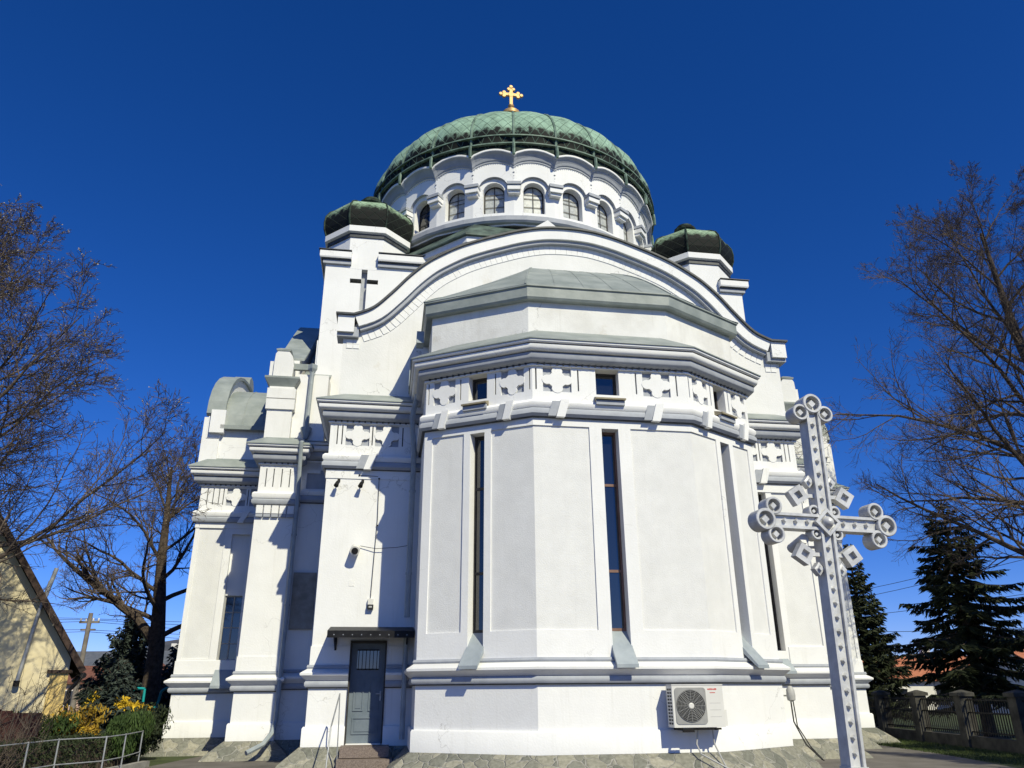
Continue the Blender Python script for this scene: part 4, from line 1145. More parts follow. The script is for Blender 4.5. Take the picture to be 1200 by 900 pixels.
# covered cable outlet on the right block
e = wallthing('cable_box', 'small grey weatherproof box with cables low beside the apse', 'cable box', 5.02, 2.7, 0)
m = MB(); m.lathe([(.03, 1.36), (.10, 1.40), (.11, 1.5), (.10, 1.64), (.05, 1.72), (.01, 1.73)], (0, 0, 0), 10); m.build('housing', 'plastic', e, smooth=True)
m = MB(); m.tube([(-.02, 0, 1.4), (0, .02, .9), (.08, -.3, .4), (.2, -.75, .1)], .018, 6); m.tube([(.04, 0, 1.4), (.08, .02, .8), (.14, -.4, .35), (.22, -.78, .08)], .014, 6)
m.build('conduit', 'wire', e, smooth=True)
m = MB(); m.tube([(-.02, .06, 1.5), (-.02, .9, 1.5)], .02, 5); m.build('stay', 'plastic', e)

# ---- big silver cross in the foreground
CY = .203
cxf = Vector((3.438, 8.5, 3.352))
cr = empty('silver_cross', (3.40, 8.52, 0), 0)
tag(cr, 'tall silver painted metal cross with ring clusters at its arm ends', 'cross')
rx = Vector((.979, .202, -.019)).normalized(); uz = Vector((.023, -.016, 1.)).normalized(); rx = (rx - uz * rx.dot(uz)).normalized(); ny = uz.cross(rx)   # points back
base = Vector(cr.location)
def cp(a, h, d=0.): return tuple(cxf + rx * a + uz * h - ny * d - base)       # d towards the viewer
HW, HD = .085, .085
sh = MB()
def cblock(mb, a0, a1, h0, h1, d0, d1):
    q = [cp(a, h, d) for d in (d0, d1) for (a, h) in ((a0, h0), (a1, h0), (a1, h1), (a0, h1))]
    mb.add(q, [(0, 1, 2, 3), (7, 6, 5, 4), (0, 4, 5, 1), (1, 5, 6, 2), (2, 6, 7, 3), (3, 7, 4, 0)])
def chan(mb, a0, a1, h0, h1, vert):
    e = .03
    cblock(mb, a0, a1, h0, h1, -HD, HD - .035)
    if vert:
        cblock(mb, a0, a0 + e, h0, h1, HD - .035, HD); cblock(mb, a1 - e, a1, h0, h1, HD - .035, HD)
    else:
        cblock(mb, a0, a1, h0, h0 + e, HD - .035, HD); cblock(mb, a0, a1, h1 - e, h1, HD - .035, HD)
chan(sh, -HW, HW, -2.5, -.05, True); chan(sh, -HW, HW, .05, 1.30, True)
cblock(sh, -HW - .012, HW + .012, -2.55, -2.42, -HD - .01, HD + .02)
sh.build('shaft', 'silver', cr)
am = MB(); chan(am, -.62, -.06, -HW, HW, False); chan(am, .06, .62, -HW, HW, False); cblock(am, -.07, .07, -HW, HW, -HD, HD - .03)
am.build('arm', 'silver', cr)
def ringm(a, h, ro, ri, dep, mat='silver', core=None):
    m = MB(); n = 24
    def c_(r_, d): return [cp(a + r_ * math.cos(2 * PI * j / n), h + r_ * math.sin(2 * PI * j / n), d) for j in range(n)]
    m.loft([c_(ro, -dep), c_(ro, dep), c_(ro - .008, dep + .008), c_(ri + .006, dep + .008), c_(ri, dep), c_(ri, dep - .07), c_(.002, dep - .07)], cap=True)
    s = core or ri * .64
    m.add([cp(a + s * x, h + s * y, dep - .07) for x, y in ((1, 0), (0, 1), (-1, 0), (0, -1))] + [cp(a + s * .86 * x, h + s * .86 * y, dep - .008) for x, y in ((1, 0), (0, 1), (-1, 0), (0, -1))],
          [(0, 1, 5, 4), (1, 2, 6, 5), (2, 3, 7, 6), (3, 0, 4, 7), (4, 5, 6, 7)])
    m.build('ring', mat, cr)
for (dx, dh) in ((1, 0), (-1, 0), (0, 1)):
    if dh: T = 1.385
    else: T = .735
    def pl(t, s_): return (dx * t + (-dh) * s_, dh * t + dx * s_)
    a, h = pl(T, 0); ringm(a, h, .118, .083, HD + .01)
    for s_ in (-1, 1):
        a, h = pl(T - .115, s_ * .155); ringm(a, h, .098, .068, HD)
st = MB()
def stud(a, h, s, d0, hh):
    q = ((1, 0), (.1, 1.1), (-1, .1), (-.1, -1.1))
    st = MB(); st.add([cp(a + s * x, h + s * y, d0) for x, y in q] + [cp(a + s * .55 * x, h + s * .55 * y, d0 + hh) for x, y in q], [(0, 1, 5, 4), (1, 2, 6, 5), (2, 3, 7, 6), (3, 0, 4, 7), (4, 5, 6, 7), (0, 3, 2, 1)])
    st.build('stud', 'silver', cr)
h = .27
while h < 1.25: stud(0, h, .032, HD - .035, .04); h += .145
h = -.27
while h > -2.4: stud(0, h, .032, HD - .035, .04); h -= .145
for s_ in (-1, 1):
    for a in (.22, .36, .50): stud(s_ * a, 0, .032, HD - .035, .04)
# centre boss: diamond frame, small rings, dome stud
cbm = MB(); s = .155
for (x0_, y0_), (x1_, y1_) in (((s, 0), (0, s)), ((0, s), (-s, 0)), ((-s, 0), (0, -s)), ((0, -s), (s, 0))):
    k = .72
    cbm.add([cp(x0_, y0_, HD - .03), cp(x1_, y1_, HD - .03), cp(x1_ * k, y1_ * k, HD - .03), cp(x0_ * k, y0_ * k, HD - .03),
             cp(x0_, y0_, HD + .03), cp(x1_, y1_, HD + .03), cp(x1_ * k, y1_ * k, HD + .03), cp(x0_ * k, y0_ * k, HD + .03)],
            [(0, 3, 2, 1), (4, 5, 6, 7), (0, 1, 5, 4), (1, 2, 6, 5), (2, 3, 7, 6), (3, 0, 4, 7)])
n = 20
cbm.loft([[cp(r_ * math.cos(2 * PI * j / n), r_ * math.sin(2 * PI * j / n), d) for j in range(n)] for r_, d in ((.10, HD - .03), (.10, HD), (.07, HD), (.065, HD + .02), (.045, HD + .06), (.012, HD + .08))])
cbm.build('centre_boss', 'silver', cr, smooth=True)
for sx_ in (-1, 1):
    for sy in (-1, 1):
        ringm(sx_ * .125, sy * .125, .068, .040, HD - .02)
        # diamond lozenges on diagonal stems
        ca, ch_ = sx_ * .285, (.30 if sy > 0 else -.345)
        if 1:
            m = MB(); dS = .088; di = .040; rot = PI / 4 * 0
            def dia(r_, d): return [cp(ca + r_ * 1.414 * math.cos(R(12) * sx_ * sy + k * PI / 2), ch_ + r_ * 1.414 * math.sin(R(12) * sx_ * sy + k * PI / 2), d) for k in range(4)]
            m.loft([dia(dS, -.05), dia(dS, .05), dia(di, .05), dia(di, .0), dia(.001, .0)])
            p0, p1 = (sx_ * .07, ch_), (ca - sx_ * .09, ch_)
            cblock(m, min(p0[0], p1[0]), max(p0[0], p1[0]), ch_ - .02, ch_ + .02, -.03, .03)
            m.build('lozenge', 'silver', cr)
for (sx_, h) in ((-1, .46), (1, .46), (-1, -.50), (1, -.50)):
    m = MB(); ca = sx_ * .135
    def dia(r_, d): return [cp(ca + r_ * math.cos(k * PI / 2), h + r_ * 1.2 * math.sin(k * PI / 2), d) for k in range(4)]
    m.loft([dia(.06, -.04), dia(.06, .045), dia(.03, .05), dia(.02, .075)])
    m.build('side_stud', 'silver', cr)
m = MB(); m.tube([cp(-.235, -.24, -.30), cp(-.235, -.17, -.02)], .055, 12); m.tube([cp(-.235, -.24, -.2), cp(0, -.24, -.12)], .015, 6); m.build('lamp', 'silver', cr, smooth=True)
pdl = MB()
pdl.box(-.5 + 0, .45, -.35, .45, 0, .35); pdl.box(-.33, .29, -.20, .30, .35, .8)
pdl.build('pedestal', 'stone', cr)

# ================================================================== VEGETATION
def rv(a=1.): return Vector((random.uniform(-a, a), random.uniform(-a, a), random.uniform(-a, a)))
def bare_tree(name, label, base, height, trunk_r, limbs, seed, spread=.62, first=.22, lean=(0, 0), density=1., buds=0, lens=.5, fork=None, limbr=.36, droop=0., group=None, twr=1.):
    random.seed(seed)
    root = empty(name, base); tag(root, label, 'tree', group)
    tr = MB(); cr_ = MB(); bd = MB()
    NS = [10, 9, 7, 5, 4]
    def grow(p, d, L, r_, lv, up):
        n = NS[lv]; pts = [p.copy()]; rad = [r_]; ds = [d.copy()]
        wob = (.10, .20, .24, .28, .30)[lv]
        for i in range(n):
            d = (d + rv(wob) + Vector((0, 0, up * (.5 + i / n)))).normalized()
            p = p + d * (L / n); pts.append(p.copy()); ds.append(d.copy())
            rad.append(max(r_ * (1 - .82 * (i + 1) / n), .0045 * twr))
        (tr if lv <= 1 else cr_).tube(pts, rad, (10, 7, 5, 3, 3)[lv], cap=False)
        return pts, ds, rad
    def kids(pts, ds, rad, L, lv):
        if lv > 4: return
        cnt = [0, 0, int(11 * density), int(9 * density), int(6 * density)][lv]
        for i in range(cnt):
            t = .18 + .82 * (i + random.random() * .8) / cnt; t = min(t, .985)
            j = t * (len(pts) - 1); k = int(j); q = j - k
            p = pts[k].lerp(pts[min(k + 1, len(pts) - 1)], q); d0 = ds[k]
            ax = d0.cross(rv()).normalized(); an = random.uniform(.45, 1.0)
            d = (d0 * math.cos(an) + ax * math.sin(an)).normalized()
            l = L * random.uniform(.34, .58) * (1.08 - .62 * t)
            r2 = max(rad[k] * .55, .006 * twr)
            a = grow(p, d, l, r2, lv, .05 if lv < 4 else .02)
            if lv == 4 and buds and random.random() < buds:
                for _ in range(3):
                    c = a[0][random.randint(1, len(a[0]) - 1)]; s_ = random.uniform(.007, .017)
                    u1 = rv().normalized() * s_; u2 = rv().normalized() * s_
                    bd.quad(tuple(c - u1), tuple(c - u2), tuple(c + u1), tuple(c + u2))
            kids(*a, l, lv + 1)
    # trunk
    d = Vector((lean[0], lean[1], 1)).normalized(); p = Vector((0, 0, -.1)); n = 12
    pts = [p.copy()]; rad = [trunk_r * 1.35]; ds = [d.copy()]
    TL = height * .86
    for i in range(n):
        d = (d + rv(.07) + Vector((0, 0, .1))).normalized(); p = p + d * (TL / n); pts.append(p.copy()); ds.append(d.copy())
        rad.append(trunk_r * (1 - .9 * ((i + 1) / n) ** 1.2) + .01)
    tr.tube(pts, rad, 12, cap=False)
    if fork:
        zf, df, rf2, lf_ = fork; k = min(range(len(pts)), key=lambda q: abs(pts[q].z - zf))
        a = grow(pts[k], Vector(df).normalized(), lf_, rf2, 1, .05); kids(*a, lf_, 2)
    for i in range(limbs):
        t = first + (1 - first) * (i + .5 * random.random()) / limbs; j = t * n; k = min(int(j), n - 1)
        p = pts[k].lerp(pts[k + 1], j - k); az = i * 2.399 + random.uniform(-.4, .4)
        el = .30 + .65 * t + random.uniform(-.1, .15)
        d = Vector((math.cos(az) * math.cos(el), math.sin(az) * math.cos(el), math.sin(el)))
        l = height * spread * (1.05 - .72 * t ** 1.5) * random.uniform(.85, 1.1)
        a = grow(p, d, l, max(rad[k] * limbr, .02), 1, .035 - droop * (1 - t))
        kids(*a, l, 2)
    tr.build('trunk', 'bark', root, smooth=True, ns=False)
    cr_.build('crown', 'twig', root, ns=False)
    if buds: tag(bd.build('buds', 'bud', root, ns=False), kind='stuff')
    return root
bare_tree('bare_tree', 'big bare tree with pale buds reaching in from the left edge', (-12.5, 15.5, 0), 13.6, .30, 32, 11, limbr=.25, spread=.50, first=.24, buds=.35, density=1.3, lean=(-.03, .02))
bare_tree('bare_tree', 'gnarled bare tree with a forked trunk behind the shrubs, between house and church', (-13.3, 30.0, 0), 11.8, .36, 17, 23, spread=.52, first=.36, density=1.15, twr=1.0, fork=(3.3, (-.62, .1, .8), .2, 6.5))
bare_tree('bare_tree', 'tall bare tree with spreading twigs at the right edge', (20.3, 26.0, 0), 21.0, .42, 30, 7, spread=.47, first=.20, density=1.35, droop=.03, twr=1.0)

def spruce(name, label, base, h, rmax, seed, mat, first=.06, group=None, dens=1., droop=.35, ragged=0):
    random.seed(seed)
    root = empty(name, base); tag(root, label, 'tree', group)
    tr = MB(); cn = MB()
    tr.tube([(0, 0, -.1), (0, 0, h * .5), (0, 0, h)], [h * .022 + .06, h * .014 + .03, .01], 8)
    z = h * first
    while z < h * .985:
        t = z / h; Lb = rmax * (1 - t) ** .8 * random.uniform(.8, 1.12) + .12
        nb = int((7 if t < .8 else 5) * dens)
        a0 = random.random() * 6.28
        for i in range(nb):
            a = a0 + i * 2 * PI / nb + random.uniform(-.3, .3); L = Lb * (random.uniform(.45, 1.15) if ragged else random.uniform(.62, 1.12))
            if random.random() < (.16 if ragged else .06): continue
            dirh = Vector((math.cos(a), math.sin(a), 0)); side = Vector((-math.sin(a), math.cos(a), 0))
            pts = []
            ns = 6
            for j in range(ns + 1):
                q = j / ns; pts.append(Vector((0, 0, z)) + dirh * (L * q) + Vector((0, 0, L * (.12 * q - droop * q ** 1.3 + .20 * q ** 3) + (.35 * t * q))))
            tr.tube(pts, [.012 + .018 * (1 - j / ns) * L ** .5 for j in range(ns + 1)], 3, cap=False)
            nt_ = max(4, int(L / .085))
            for j in range(nt_):
                q = (j + .6) / nt_; k = min(int(q * ns), ns - 1); p = pts[k].lerp(pts[k + 1], q * ns - k)
                wl = (.16 + .42 * math.sin(min(1, q * 1.15) * PI * .85)) * min(1, L * .55 + .2)
                for sg_ in (-1, 1):
                    tip = p + side * (sg_ * wl * random.uniform(.6, 1.1)) + dirh * wl * random.uniform(.2, .7) + Vector((0, 0, -wl * random.uniform(.15, .75)))
                    for c in range(3):
                        wv = rv().normalized() * random.uniform(.03, .065)
                        mid = p.lerp(tip, .45) + rv(.04)
                        cn.add([tuple(p), tuple(mid + wv), tuple(tip + rv(.05)), tuple(mid - wv)], [(0, 1, 2, 3)])
        z += h * .028 * random.uniform(.8, 1.2)
    for i in range(12):
        p = Vector((0, 0, h * random.uniform(.93, 1.01))); wv = rv().normalized() * .03; tip = p + rv(.12) + Vector((0, 0, .15))
        cn.add([tuple(p), tuple(p.lerp(tip, .5) + wv), tuple(tip), tuple(p.lerp(tip, .5) - wv)], [(0, 1, 2, 3)])
    tr.build('trunk', 'bark', root, ns=False); cn.build('crown', mat, root, ns=False)
    return root
spruce('spruce_tree', 'large dark spruce with drooping boughs behind the iron fence', (17.2, 30.5, 0), 8.7, 4.0, 4, 'spruce', first=.16, dens=.95, droop=.5, ragged=1)
spruce('spruce_tree', 'dark spruce half hidden behind the silver cross', (17.3, 40., 0), 8.4, 2.4, 8, 'spruce', first=.08, dens=1.1)
spruce('spruce_tree', 'broad blue grey spruce left of the forked bare tree', (-15.9, 33.5, 0), 4.6, 1.9, 9, 'blue_spruce', first=.04, dens=1.2, droop=.2)
spruce('spruce_tree', 'blue grey spruce close beside the white church wing', (-15.2, 38.2, 0), 4.8, 1.9, 10, 'blue_spruce', first=.04, dens=1.2, droop=.2)
spruce('spruce_tree', 'small dark spruce low among the yellow shrubs', (-11.6, 24.2, 0), 2.3, 1.0, 12, 'blue_spruce', first=.05, dens=1.1, droop=.15)

def shrub(name, label, cat, c, rad, n, mat, seed, leaf=(.03, .06), up=.3, stems=True, group=None, mat2=None, n2=0):
    random.seed(seed); root = empty(name, (c[0], c[1], 0)); tag(root, label, cat, group)
    sm = MB(); lf = MB(); l2 = MB(); lobes = []
    for _ in range(9): lobes.append((Vector((random.uniform(-.6, .6) * rad[0], random.uniform(-.6, .6) * rad[1], c[2] + random.uniform(-.5, .5) * rad[2])), random.uniform(.35, .6)))
    for i in range(16):
        l = random.choice(lobes)[0]; sm.tube([(l.x * .2, l.y * .2, 0), tuple(l * .6), tuple(l + rv(.2) * rad[0])], [.018, .012, .005], 4)
    for mb, cnt in ((lf, n), (l2, n2)):
        for i in range(cnt):
            l, k = random.choice(lobes); d = rv().normalized() * random.random() ** .45
            p = l + Vector((d.x * rad[0] * k, d.y * rad[1] * k, d.z * rad[2] * k)); 
            if p.z < .03: continue
            s_ = random.uniform(*leaf); u1 = (rv() + Vector((0, 0, up * 2))).normalized() * s_ * 1.7; u2 = rv().normalized() * s_ * .6
            mb.quad(tuple(p - u1), tuple(p + u2), tuple(p + u1), tuple(p - u2))
    sm.build('stems', 'bark', root, ns=False); lf.build('foliage', mat, root, ns=False)
    if n2: l2.build('blossom', mat2, root, ns=False)
    return root
spruce('spruce_tree', 'tall spruce standing outside the frame right of the pavement', (18.2, 10.0, 0), 15.0, 4.4, 61, 'spruce', first=.08, dens=1.1)
spruce('spruce_tree', 'tall spruce standing outside the frame beside the iron fence', (18.6, 15.0, 0), 13.0, 3.4, 62, 'spruce', first=.08, dens=1.1)
shrub('forsythia_bush', 'bright yellow forsythia bush in front of the forked tree', 'shrub', (-10.95, 24.0, 1.25), (.5, .45, .38), 1500, 'forsythia', 31, (.025, .05), .4, group='yellow flowering shrubs')
shrub('forsythia_bush', 'low orange yellow bush behind the metal railing', 'shrub', (-10.9, 21.0, .95), (.75, .5, .5), 1900, 'orangeleaf', 32, (.025, .05), .4, group='yellow flowering shrubs', mat2='forsythia', n2=260)
shrub('forsythia_bush', 'far yellow bush beside the utility pole', 'shrub', (-13.4, 26.5, 1.3), (.6, .5, .5), 600, 'forsythia', 33, (.025, .05), .4, group='yellow flowering shrubs', mat2='hedge', n2=1800)
shrub('juniper_bush', 'bright green feathery juniper near the church corner', 'shrub', (-9.6, 20.8, .6), (.65, .6, .72), 8000, 'juniper', 34, (.02, .04), 1.2)
shrub('leafy_bush', 'dark green bush beside the bright juniper', 'shrub', (-10.2, 22.3, .7), (1.0, .8, .8), 7000, 'hedge', 35, (.025, .05), .5)
shrub('leafy_bush', 'very dark bush against the foot of the church wing', 'shrub', (-10.6, 27.2, .75), (1.2, 1.2, .95), 8000, 'hedge', 36, (.03, .06), .5)
shrub('leafy_bush', 'dry brown green bush under the cream house', 'shrub', (-11.6, 20.2, .8), (1.1, .5, .65), 2600, 'juniper', 37, (.02, .04), .8)
# clipped hedge behind the railing
random.seed(41); hd = MB(); hb_ = MB()
hb_.box(-10.55, -9.75, 15.2, 21.2, .0, .62)
for i in range(26000):
    t = random.random(); y = 15.1 + 6.2 * t; x = -10.15 + random.uniform(-.5, .5); z = random.random() ** .6 * (.72 + .06 * math.sin(y * 5) + .04 * math.sin(y * 13))
    s_ = random.uniform(.015, .035); u1 = rv().normalized() * s_ * 1.5; u2 = rv().normalized() * s_ * .7; p = Vector((x, y, z))
    hd.quad(tuple(p - u1), tuple(p + u2), tuple(p + u1), tuple(p - u2))
hr_ = empty('hedge', (0, 0, 0)); tag(hr_, 'low clipped dark green hedge along the metal railing', 'hedge')
hd.build('foliage', 'hedge', hr_, ns=False); hb_.build('inner_branches', 'twig', hr_)
# bare thin shrubs in front of the cream house
for i, (x, y, hgt, lb) in enumerate(((-11.2, 18.9, 2.3, 'thin leafless shrub in front of the cream house wall'), (-9.6, 15.9, 1.3, 'dry grey leafless shrub at the lower left corner'))):
    random.seed(50 + i); root = empty('bare_shrub', (x, y, 0)); tag(root, lb, 'shrub'); m = MB(); tw = MB()
    for k in range(15):
        a = random.random() * 6.28; d = Vector((math.cos(a) * .35, math.sin(a) * .35, 1)).normalized(); p = Vector((random.uniform(-.2, .2), random.uniform(-.2, .2), 0)); pts = [p.copy()]
        for q in range(6): d = (d + rv(.16)).normalized(); p = p + d * hgt / 6 * random.uniform(.8, 1.05); pts.append(p.copy())
        m.tube(pts, [.013 - .0017 * j for j in range(7)], 4, cap=False)
        for q in range(9):
            c = pts[random.randint(2, 6)]; tw.tube([c, c + rv(.15) + Vector((0, 0, .12)), c + rv(.25) + Vector((0, 0, .25))], [.005, .004, .003], 3, cap=False)
    m.build('stems', 'twig', root, ns=False); tw.build('twigs', 'twig', root, ns=False)
# grass by the right-hand fence
random.seed(60); gm = MB()
for i in range(16000):
    x = random.uniform(11.4, 13.4); y = random.uniform(15, 34); x = x + max(0, (y - 24) * .0)
    hh = random.uniform(.03, .09); d = Vector((random.uniform(-.04, .04), random.uniform(-.04, .04), hh)); wv = Vector((random.uniform(-1, 1), random.uniform(-1, 1), 0)).normalized() * .008
    p = Vector((x, y, .0)); gm.add([tuple(p - wv), tuple(p + wv), tuple(p + d)], [(0, 1, 2)])
tag(gm.build('grass', 'blade', ns=False), 'short green grass strip at the foot of the fence', 'grass', kind='stuff')

# ================================================================== LEFT SIDE: house, fence, railing, pole
hx = Vector((.87, .49, 0)).normalized(); hy = Vector((-.49, .87, 0)).normalized()
ho = empty('cream_house', (-12.05, 22.15, 0), math.atan2(hx.y, hx.x))
tag(ho, 'cream rendered house with a steep brown gable roof at the left edge', 'house')
m = MB(); hw_ = 8.0; ez = 2.55; rz = ez + 4.0 * 1.43
m.prism([(-hw_, 0), (0, 0), (0, ez), (-4, rz), (-hw_, ez)], lambda a, z, d: (a, d, z), 0, 9); m.build('wall', 'cream', ho)
m = MB(); m.box(-.42, .012, -.05, .3, .9, 2.18); m.build('corner_pilaster', 'yellow', ho)
m = MB(); m.box(-.5, .1, -.12, .35, 2.18, 2.26); m.build('pilaster_cap', 'brownroof', ho)
m = MB(); dl = Vector((4.0, -4.0 * 1.43)).normalized(); nn_ = Vector((1.43, 1)).normalized()
for s_ in (1, -1):
    pts = [(-4, rz + .05), (.28 if s_ > 0 else -8.28, ez - .38)]
    a = Vector(pts[0]); b_ = Vector(pts[1]); nv = Vector((s_ * nn_.x, nn_.y)) * .16
    m.prism([tuple(a), tuple(b_), tuple(b_ + nv), tuple(a + nv)], lambda x, z, d: (x, d, z), -.35, 9.3)
m.build('roof', 'brownroof', ho)
m = MB(); m.tube([(.36, -.4, 2.12), (.36, 9.3, 2.12)], .08, 8); m.tube([(.34, -.2, 2.1), (.25, -.12, 1.95), (.10, -.12, 1.75), (.10, -.12, .1)], .055, 8); m.build('gutter', 'darkmetal', ho, smooth=True)
m = MB(); m.tube([(-1.15, -.12, 1.95), (-1.0, -.12, 3.6), (-.86, -.12, 4.55)], .05, 10); m.tube([(-.95, -.12, 3.9), (-.78, -.12, 4.9)], .055, 10)
m.build('flue_pipe', 'galv', ho, smooth=True)
m = MB(); m.tube([(-1.15, -.12, 1.85), (-1.15, -.12, 1.99)], .075, 10); m.build('flue_cap', 'iron', ho)
m = MB(); m.box(-11.8, -11.1, 19.55, 19.62, 0, 1.25); m.box(-16.5, -11.8, 19.55, 19.62, 0, 1.3)
for i in range(5): m.box(-16.4 + i * 1.05, -16.3 + i * 1.05, 19.5, 19.66, 0, 1.33)
tag(m.build('board_fence', 'brownfence'), 'dark brown board fence below the cream house', 'fence')
# tubular railing
rails = empty('metal_railing', (-9.0, 17.5, 0)); tag(rails, 'low galvanised tube railing along the edge of the planted bed', 'railing')
rp = [(-9.2, 14.6), (-9.2, 16.0), (-9.2, 17.05), (-8.68, 17.95), (-8.76, 19.0), (-9.1, 20.6)]
for (x, y) in rp:
    m = MB(); m.tube([(x + 9, y - 17.5, -.02), (x + 9, y - 17.5, .82)], .017, 8); m.build('post', 'galv', rails)
for z in (.80, .34):
    for p, q in zip(rp[:-1], rp[1:]):
        m = MB(); m.tube([(p[0] + 9, p[1] - 17.5, z), (q[0] + 9, q[1] - 17.5, z)], .012, 8); m.build('rail', 'galv', rails)
m = MB(); kp = [(-9.4, 14.4), (-9.4, 17.1), (-8.9, 18.0), (-8.95, 20.7)]
m.sweep(kp, [(-.09, 0), (.09, 0), (.09, .14), (-.09, .14)]); tag(m.build('kerb', 'concrete'), kind='structure')
# utility pole
pl_ = empty('utility_pole', (-23.9, 45, 0)); tag(pl_, 'grey wooden utility pole left of the spruces', 'utility pole')
m = MB(); m.tube([(0, 0, 0), (.05, 0, 5.9)], [.16, .12], 10); m.build('pole', 'wood', pl_, smooth=True)
m = MB(); m.box(-.5, .6, -.06, .06, 5.35, 5.47); m.box(-.35, .45, -.06, .06, 4.95, 5.05); m.build('crossarm', 'wood', pl_)
m = MB()
for x in (-.45, -.15, .25, .55): m.lathe([(.04, 5.47), (.05, 5.55), (.03, 5.62)], (x, 0, 0), 8)
m.build('insulator', 'acwhite', pl_)
m = MB()
for k, (z0, z1) in enumerate(((5.6, 7.4), (5.55, 6.7), (5.0, 6.2), (5.45, 5.9), (4.9, 5.4))):
    a = Vector((-23.9, 45, z0)); b_ = Vector((-4, 62, z1)); c = Vector((-48, 40, z1)); 
    for e_ in (b_, c): m.tube([a.lerp(e_, t / 8) - Vector((0, 0, .5 * math.sin(PI * t / 8))) for t in range(9)], .016, 3)
tag(m.build('overhead_wires', 'wire'), 'thin wires strung from the utility pole behind the left trees', 'wires')
m = MB()
for (z0, z1) in ((5.9, 9.1), (5.5, 8.8), (5.1, 6.6), (4.9, 4.3), (4.2, 3.7)):
    a = Vector((14.0, 48, z0)); b_ = Vector((30, 30, z1)); m.tube([a.lerp(b_, t / 8) - Vector((0, 0, .35 * math.sin(PI * t / 8))) for t in range(9)], .016, 3)
tag(m.build('overhead_wires', 'wire'), 'thin wires crossing the sky behind the silver cross', 'wires')
# teal frames by the tree: a small climbing frame
tf = empty('play_frame', (-12.1, 27.2, 0)); tag(tf, 'small teal tube climbing frame around the forked tree', 'play frame')
for x in (-.55, .45):
    m = MB(); m.tube([(x - .05, 0, 0), (x - .02, 0, 1.35), (x + .04, 0, 1.72), (x + .2, .0, 1.82), (x + .48, 0, 1.80)], .045, 8); m.tube([(x + .48, 0, 1.80), (x + .5, 0, .9)], .04, 8); m.build('hoop', 'teal', tf, smooth=True)
m = MB(); m.box(-.45, .9, -.1, .1, 1.22, 1.27); m.build('board', 'teal', tf)
# small white kiosk light seen at the church corner
lp = empty('park_lamp', (-11.4, 28.4, 0)); tag(lp, 'short lamp post with a white globe beside the church wing', 'lamp post')
m = MB(); m.tube([(0, 0, 0), (0, 0, 1.65)], .045, 8); m.build('post', 'darkstone', lp); m = MB(); m.lathe([(.05, 1.62), (.15, 1.7), (.18, 1.84), (.12, 1.98), (.02, 2.02)], (0, 0, 0), 14); m.build('globe', 'acwhite', lp, smooth=True)

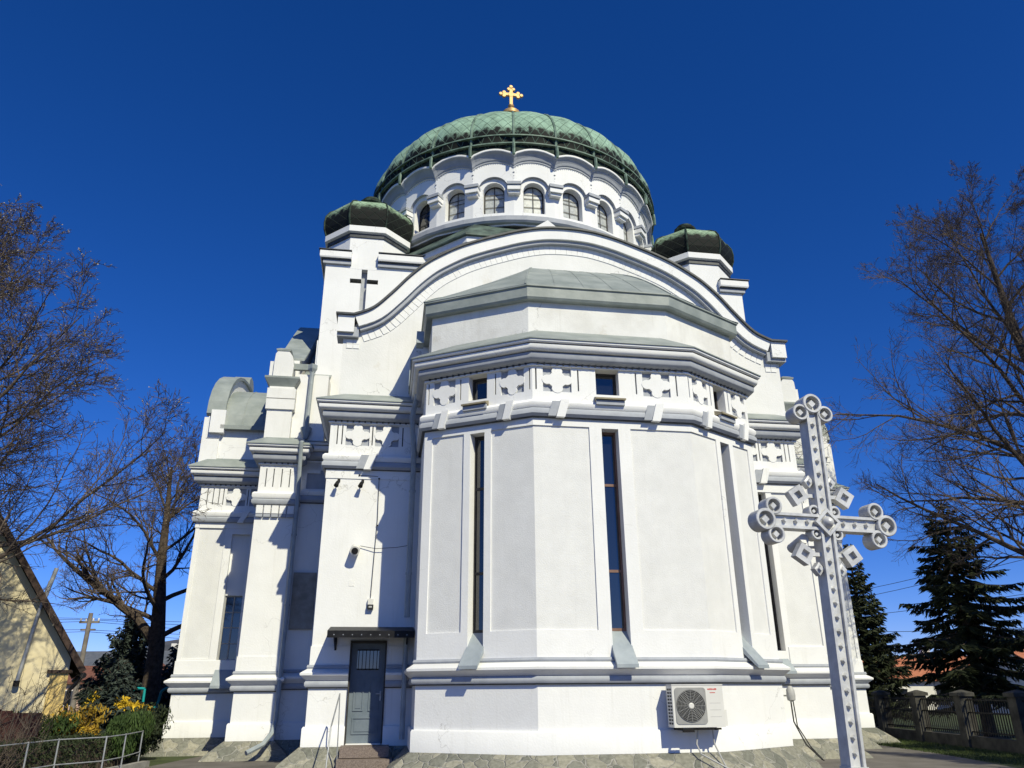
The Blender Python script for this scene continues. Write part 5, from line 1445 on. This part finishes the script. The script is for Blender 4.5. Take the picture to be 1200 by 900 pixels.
def house(name, label, x, y, w_, d_, h_, rh, wm, rm, rz=0, wins=3, axis='x', z0=0, windows=True, hip=0.):
    e = empty(name, (x, y, z0), rz); tag(e, label, 'house')
    m = MB(); m.box(0, w_, 0, d_, 0, h_)
    if axis == 'y': m.prism([(0, h_), (w_, h_), (w_ / 2, h_ + rh)], lambda a, z, d: (a, d, z), 0.0, d_)
    else: m.prism([(0, h_), (d_, h_), (d_ / 2, h_ + rh)], lambda a, z, d: (d, a, z), 0.0, w_)
    m.build('wall', wm, e)
    m = MB(); t = .15; o_ = .35
    for s_ in (0, 1):
        W_ = d_ if axis == 'x' else w_; Ln = w_ if axis == 'x' else d_
        k = rh / (W_ / 2)
        a = (W_ / 2, h_ + rh + .02); b_ = (-o_ if s_ == 0 else W_ + o_, h_ - o_ * k + .02)
        fn = (lambda p, z, d: (d, p, z)) if axis == 'x' else (lambda p, z, d: (p, d, z))
        m.prism([a, b_, (b_[0], b_[1] + t), (a[0], a[1] + t)], fn, -o_, Ln + o_)
    rf_ = m.build('roof', rm, e)
    m = MB(); m.box(w_ * .6, w_ * .6 + .6, d_ * .5, d_ * .5 + .6, h_ + rh * .6, h_ + rh + .9); m.build('chimney', 'whitewall', rf_)
    for i in range(wins):
        cx_ = w_ * (i + .5) / wins
        m = MB(); m.box(cx_ - .5, cx_ + .5, -.03, .02, h_ - 1.9, h_ - .6); f__ = m.build('window', 'whitewall', e)
        m = MB(); m.box(cx_ - .42, cx_ + .42, -.05, -.032, h_ - 1.82, h_ - .68); m.build('pane', 'glass', f__)
    return e
house('village_house', 'far low house with long grey sheet roof behind the utility pole', -46, 82, 16, 8, 3.7, 2.0, 'pinkwall', 'greyroof')
house('village_house', 'pink house with brown tiled roof in the gap beside the cream house', -43, 72, 8.5, 6, 2.6, 1.3, 'pinkwall', 'brnroof')
house('village_house', 'small white house with brown roof between pole and spruce', -35.0, 71, 3.4, 6, 2.9, 1.3, 'whitewall', 'brnroof', wins=1, axis='y')
house('village_house', 'cream house with orange tiled roof beyond the iron fence', 27.5, 62, 9, 7, 2.3, 1.6, 'whitewall', 'redroof')
house('village_house', 'long white house with orange red roof behind the big spruce', 33.5, 52, 14, 8, 2.8, 1.6, 'whitewall', 'redroof', wins=5)
house('village_house', 'white house at the right edge beyond the fence', 36, 42, 9, 8, 3.3, 1.8, 'whitewall', 'redroof', rz=R(-20))

# ================================================================== RIGHT SIDE: iron fence on stone posts
fe = empty('iron_fence', (13.7, 24, 0)); tag(fe, 'dark iron bar fence between stone posts on the right', 'fence')
m = MB(); m.box(-.12, .12, -6.5, 22, 0, .32); m.build('footing', 'darkstone', fe)
ys = [17.0 + 2.8 * i for i in range(12)]
for y in ys:
    m = MB(); m.box(-.19, .19, y - 24 - .19, y - 24 + .19, 0, 1.42); m.box(-.25, .25, y - 24 - .25, y - 24 + .25, 1.42, 1.52)
    m.loft([[(-.25, y - 24.25, 1.52), (.25, y - 24.25, 1.52), (.25, y - 23.75, 1.52), (-.25, y - 23.75, 1.52)], [(-.03, y - 24.03, 1.6), (.03, y - 24.03, 1.6), (.03, y - 23.97, 1.6), (-.03, y - 23.97, 1.6)]])
    m.build('post', 'darkstone', fe)
for a, b_ in zip(ys[:-1], ys[1:]):
    m = MB(); y = a + .26 - 24
    while y < b_ - .22 - 24: m.box(-.012, .012, y - .012, y + .012, .36, 1.38); y += .125
    for z in (.42, .95, 1.3): m.box(-.018, .018, a + .19 - 24, b_ - .19 - 24, z, z + .035)
    m.build('bar_panel', 'iron', fe)
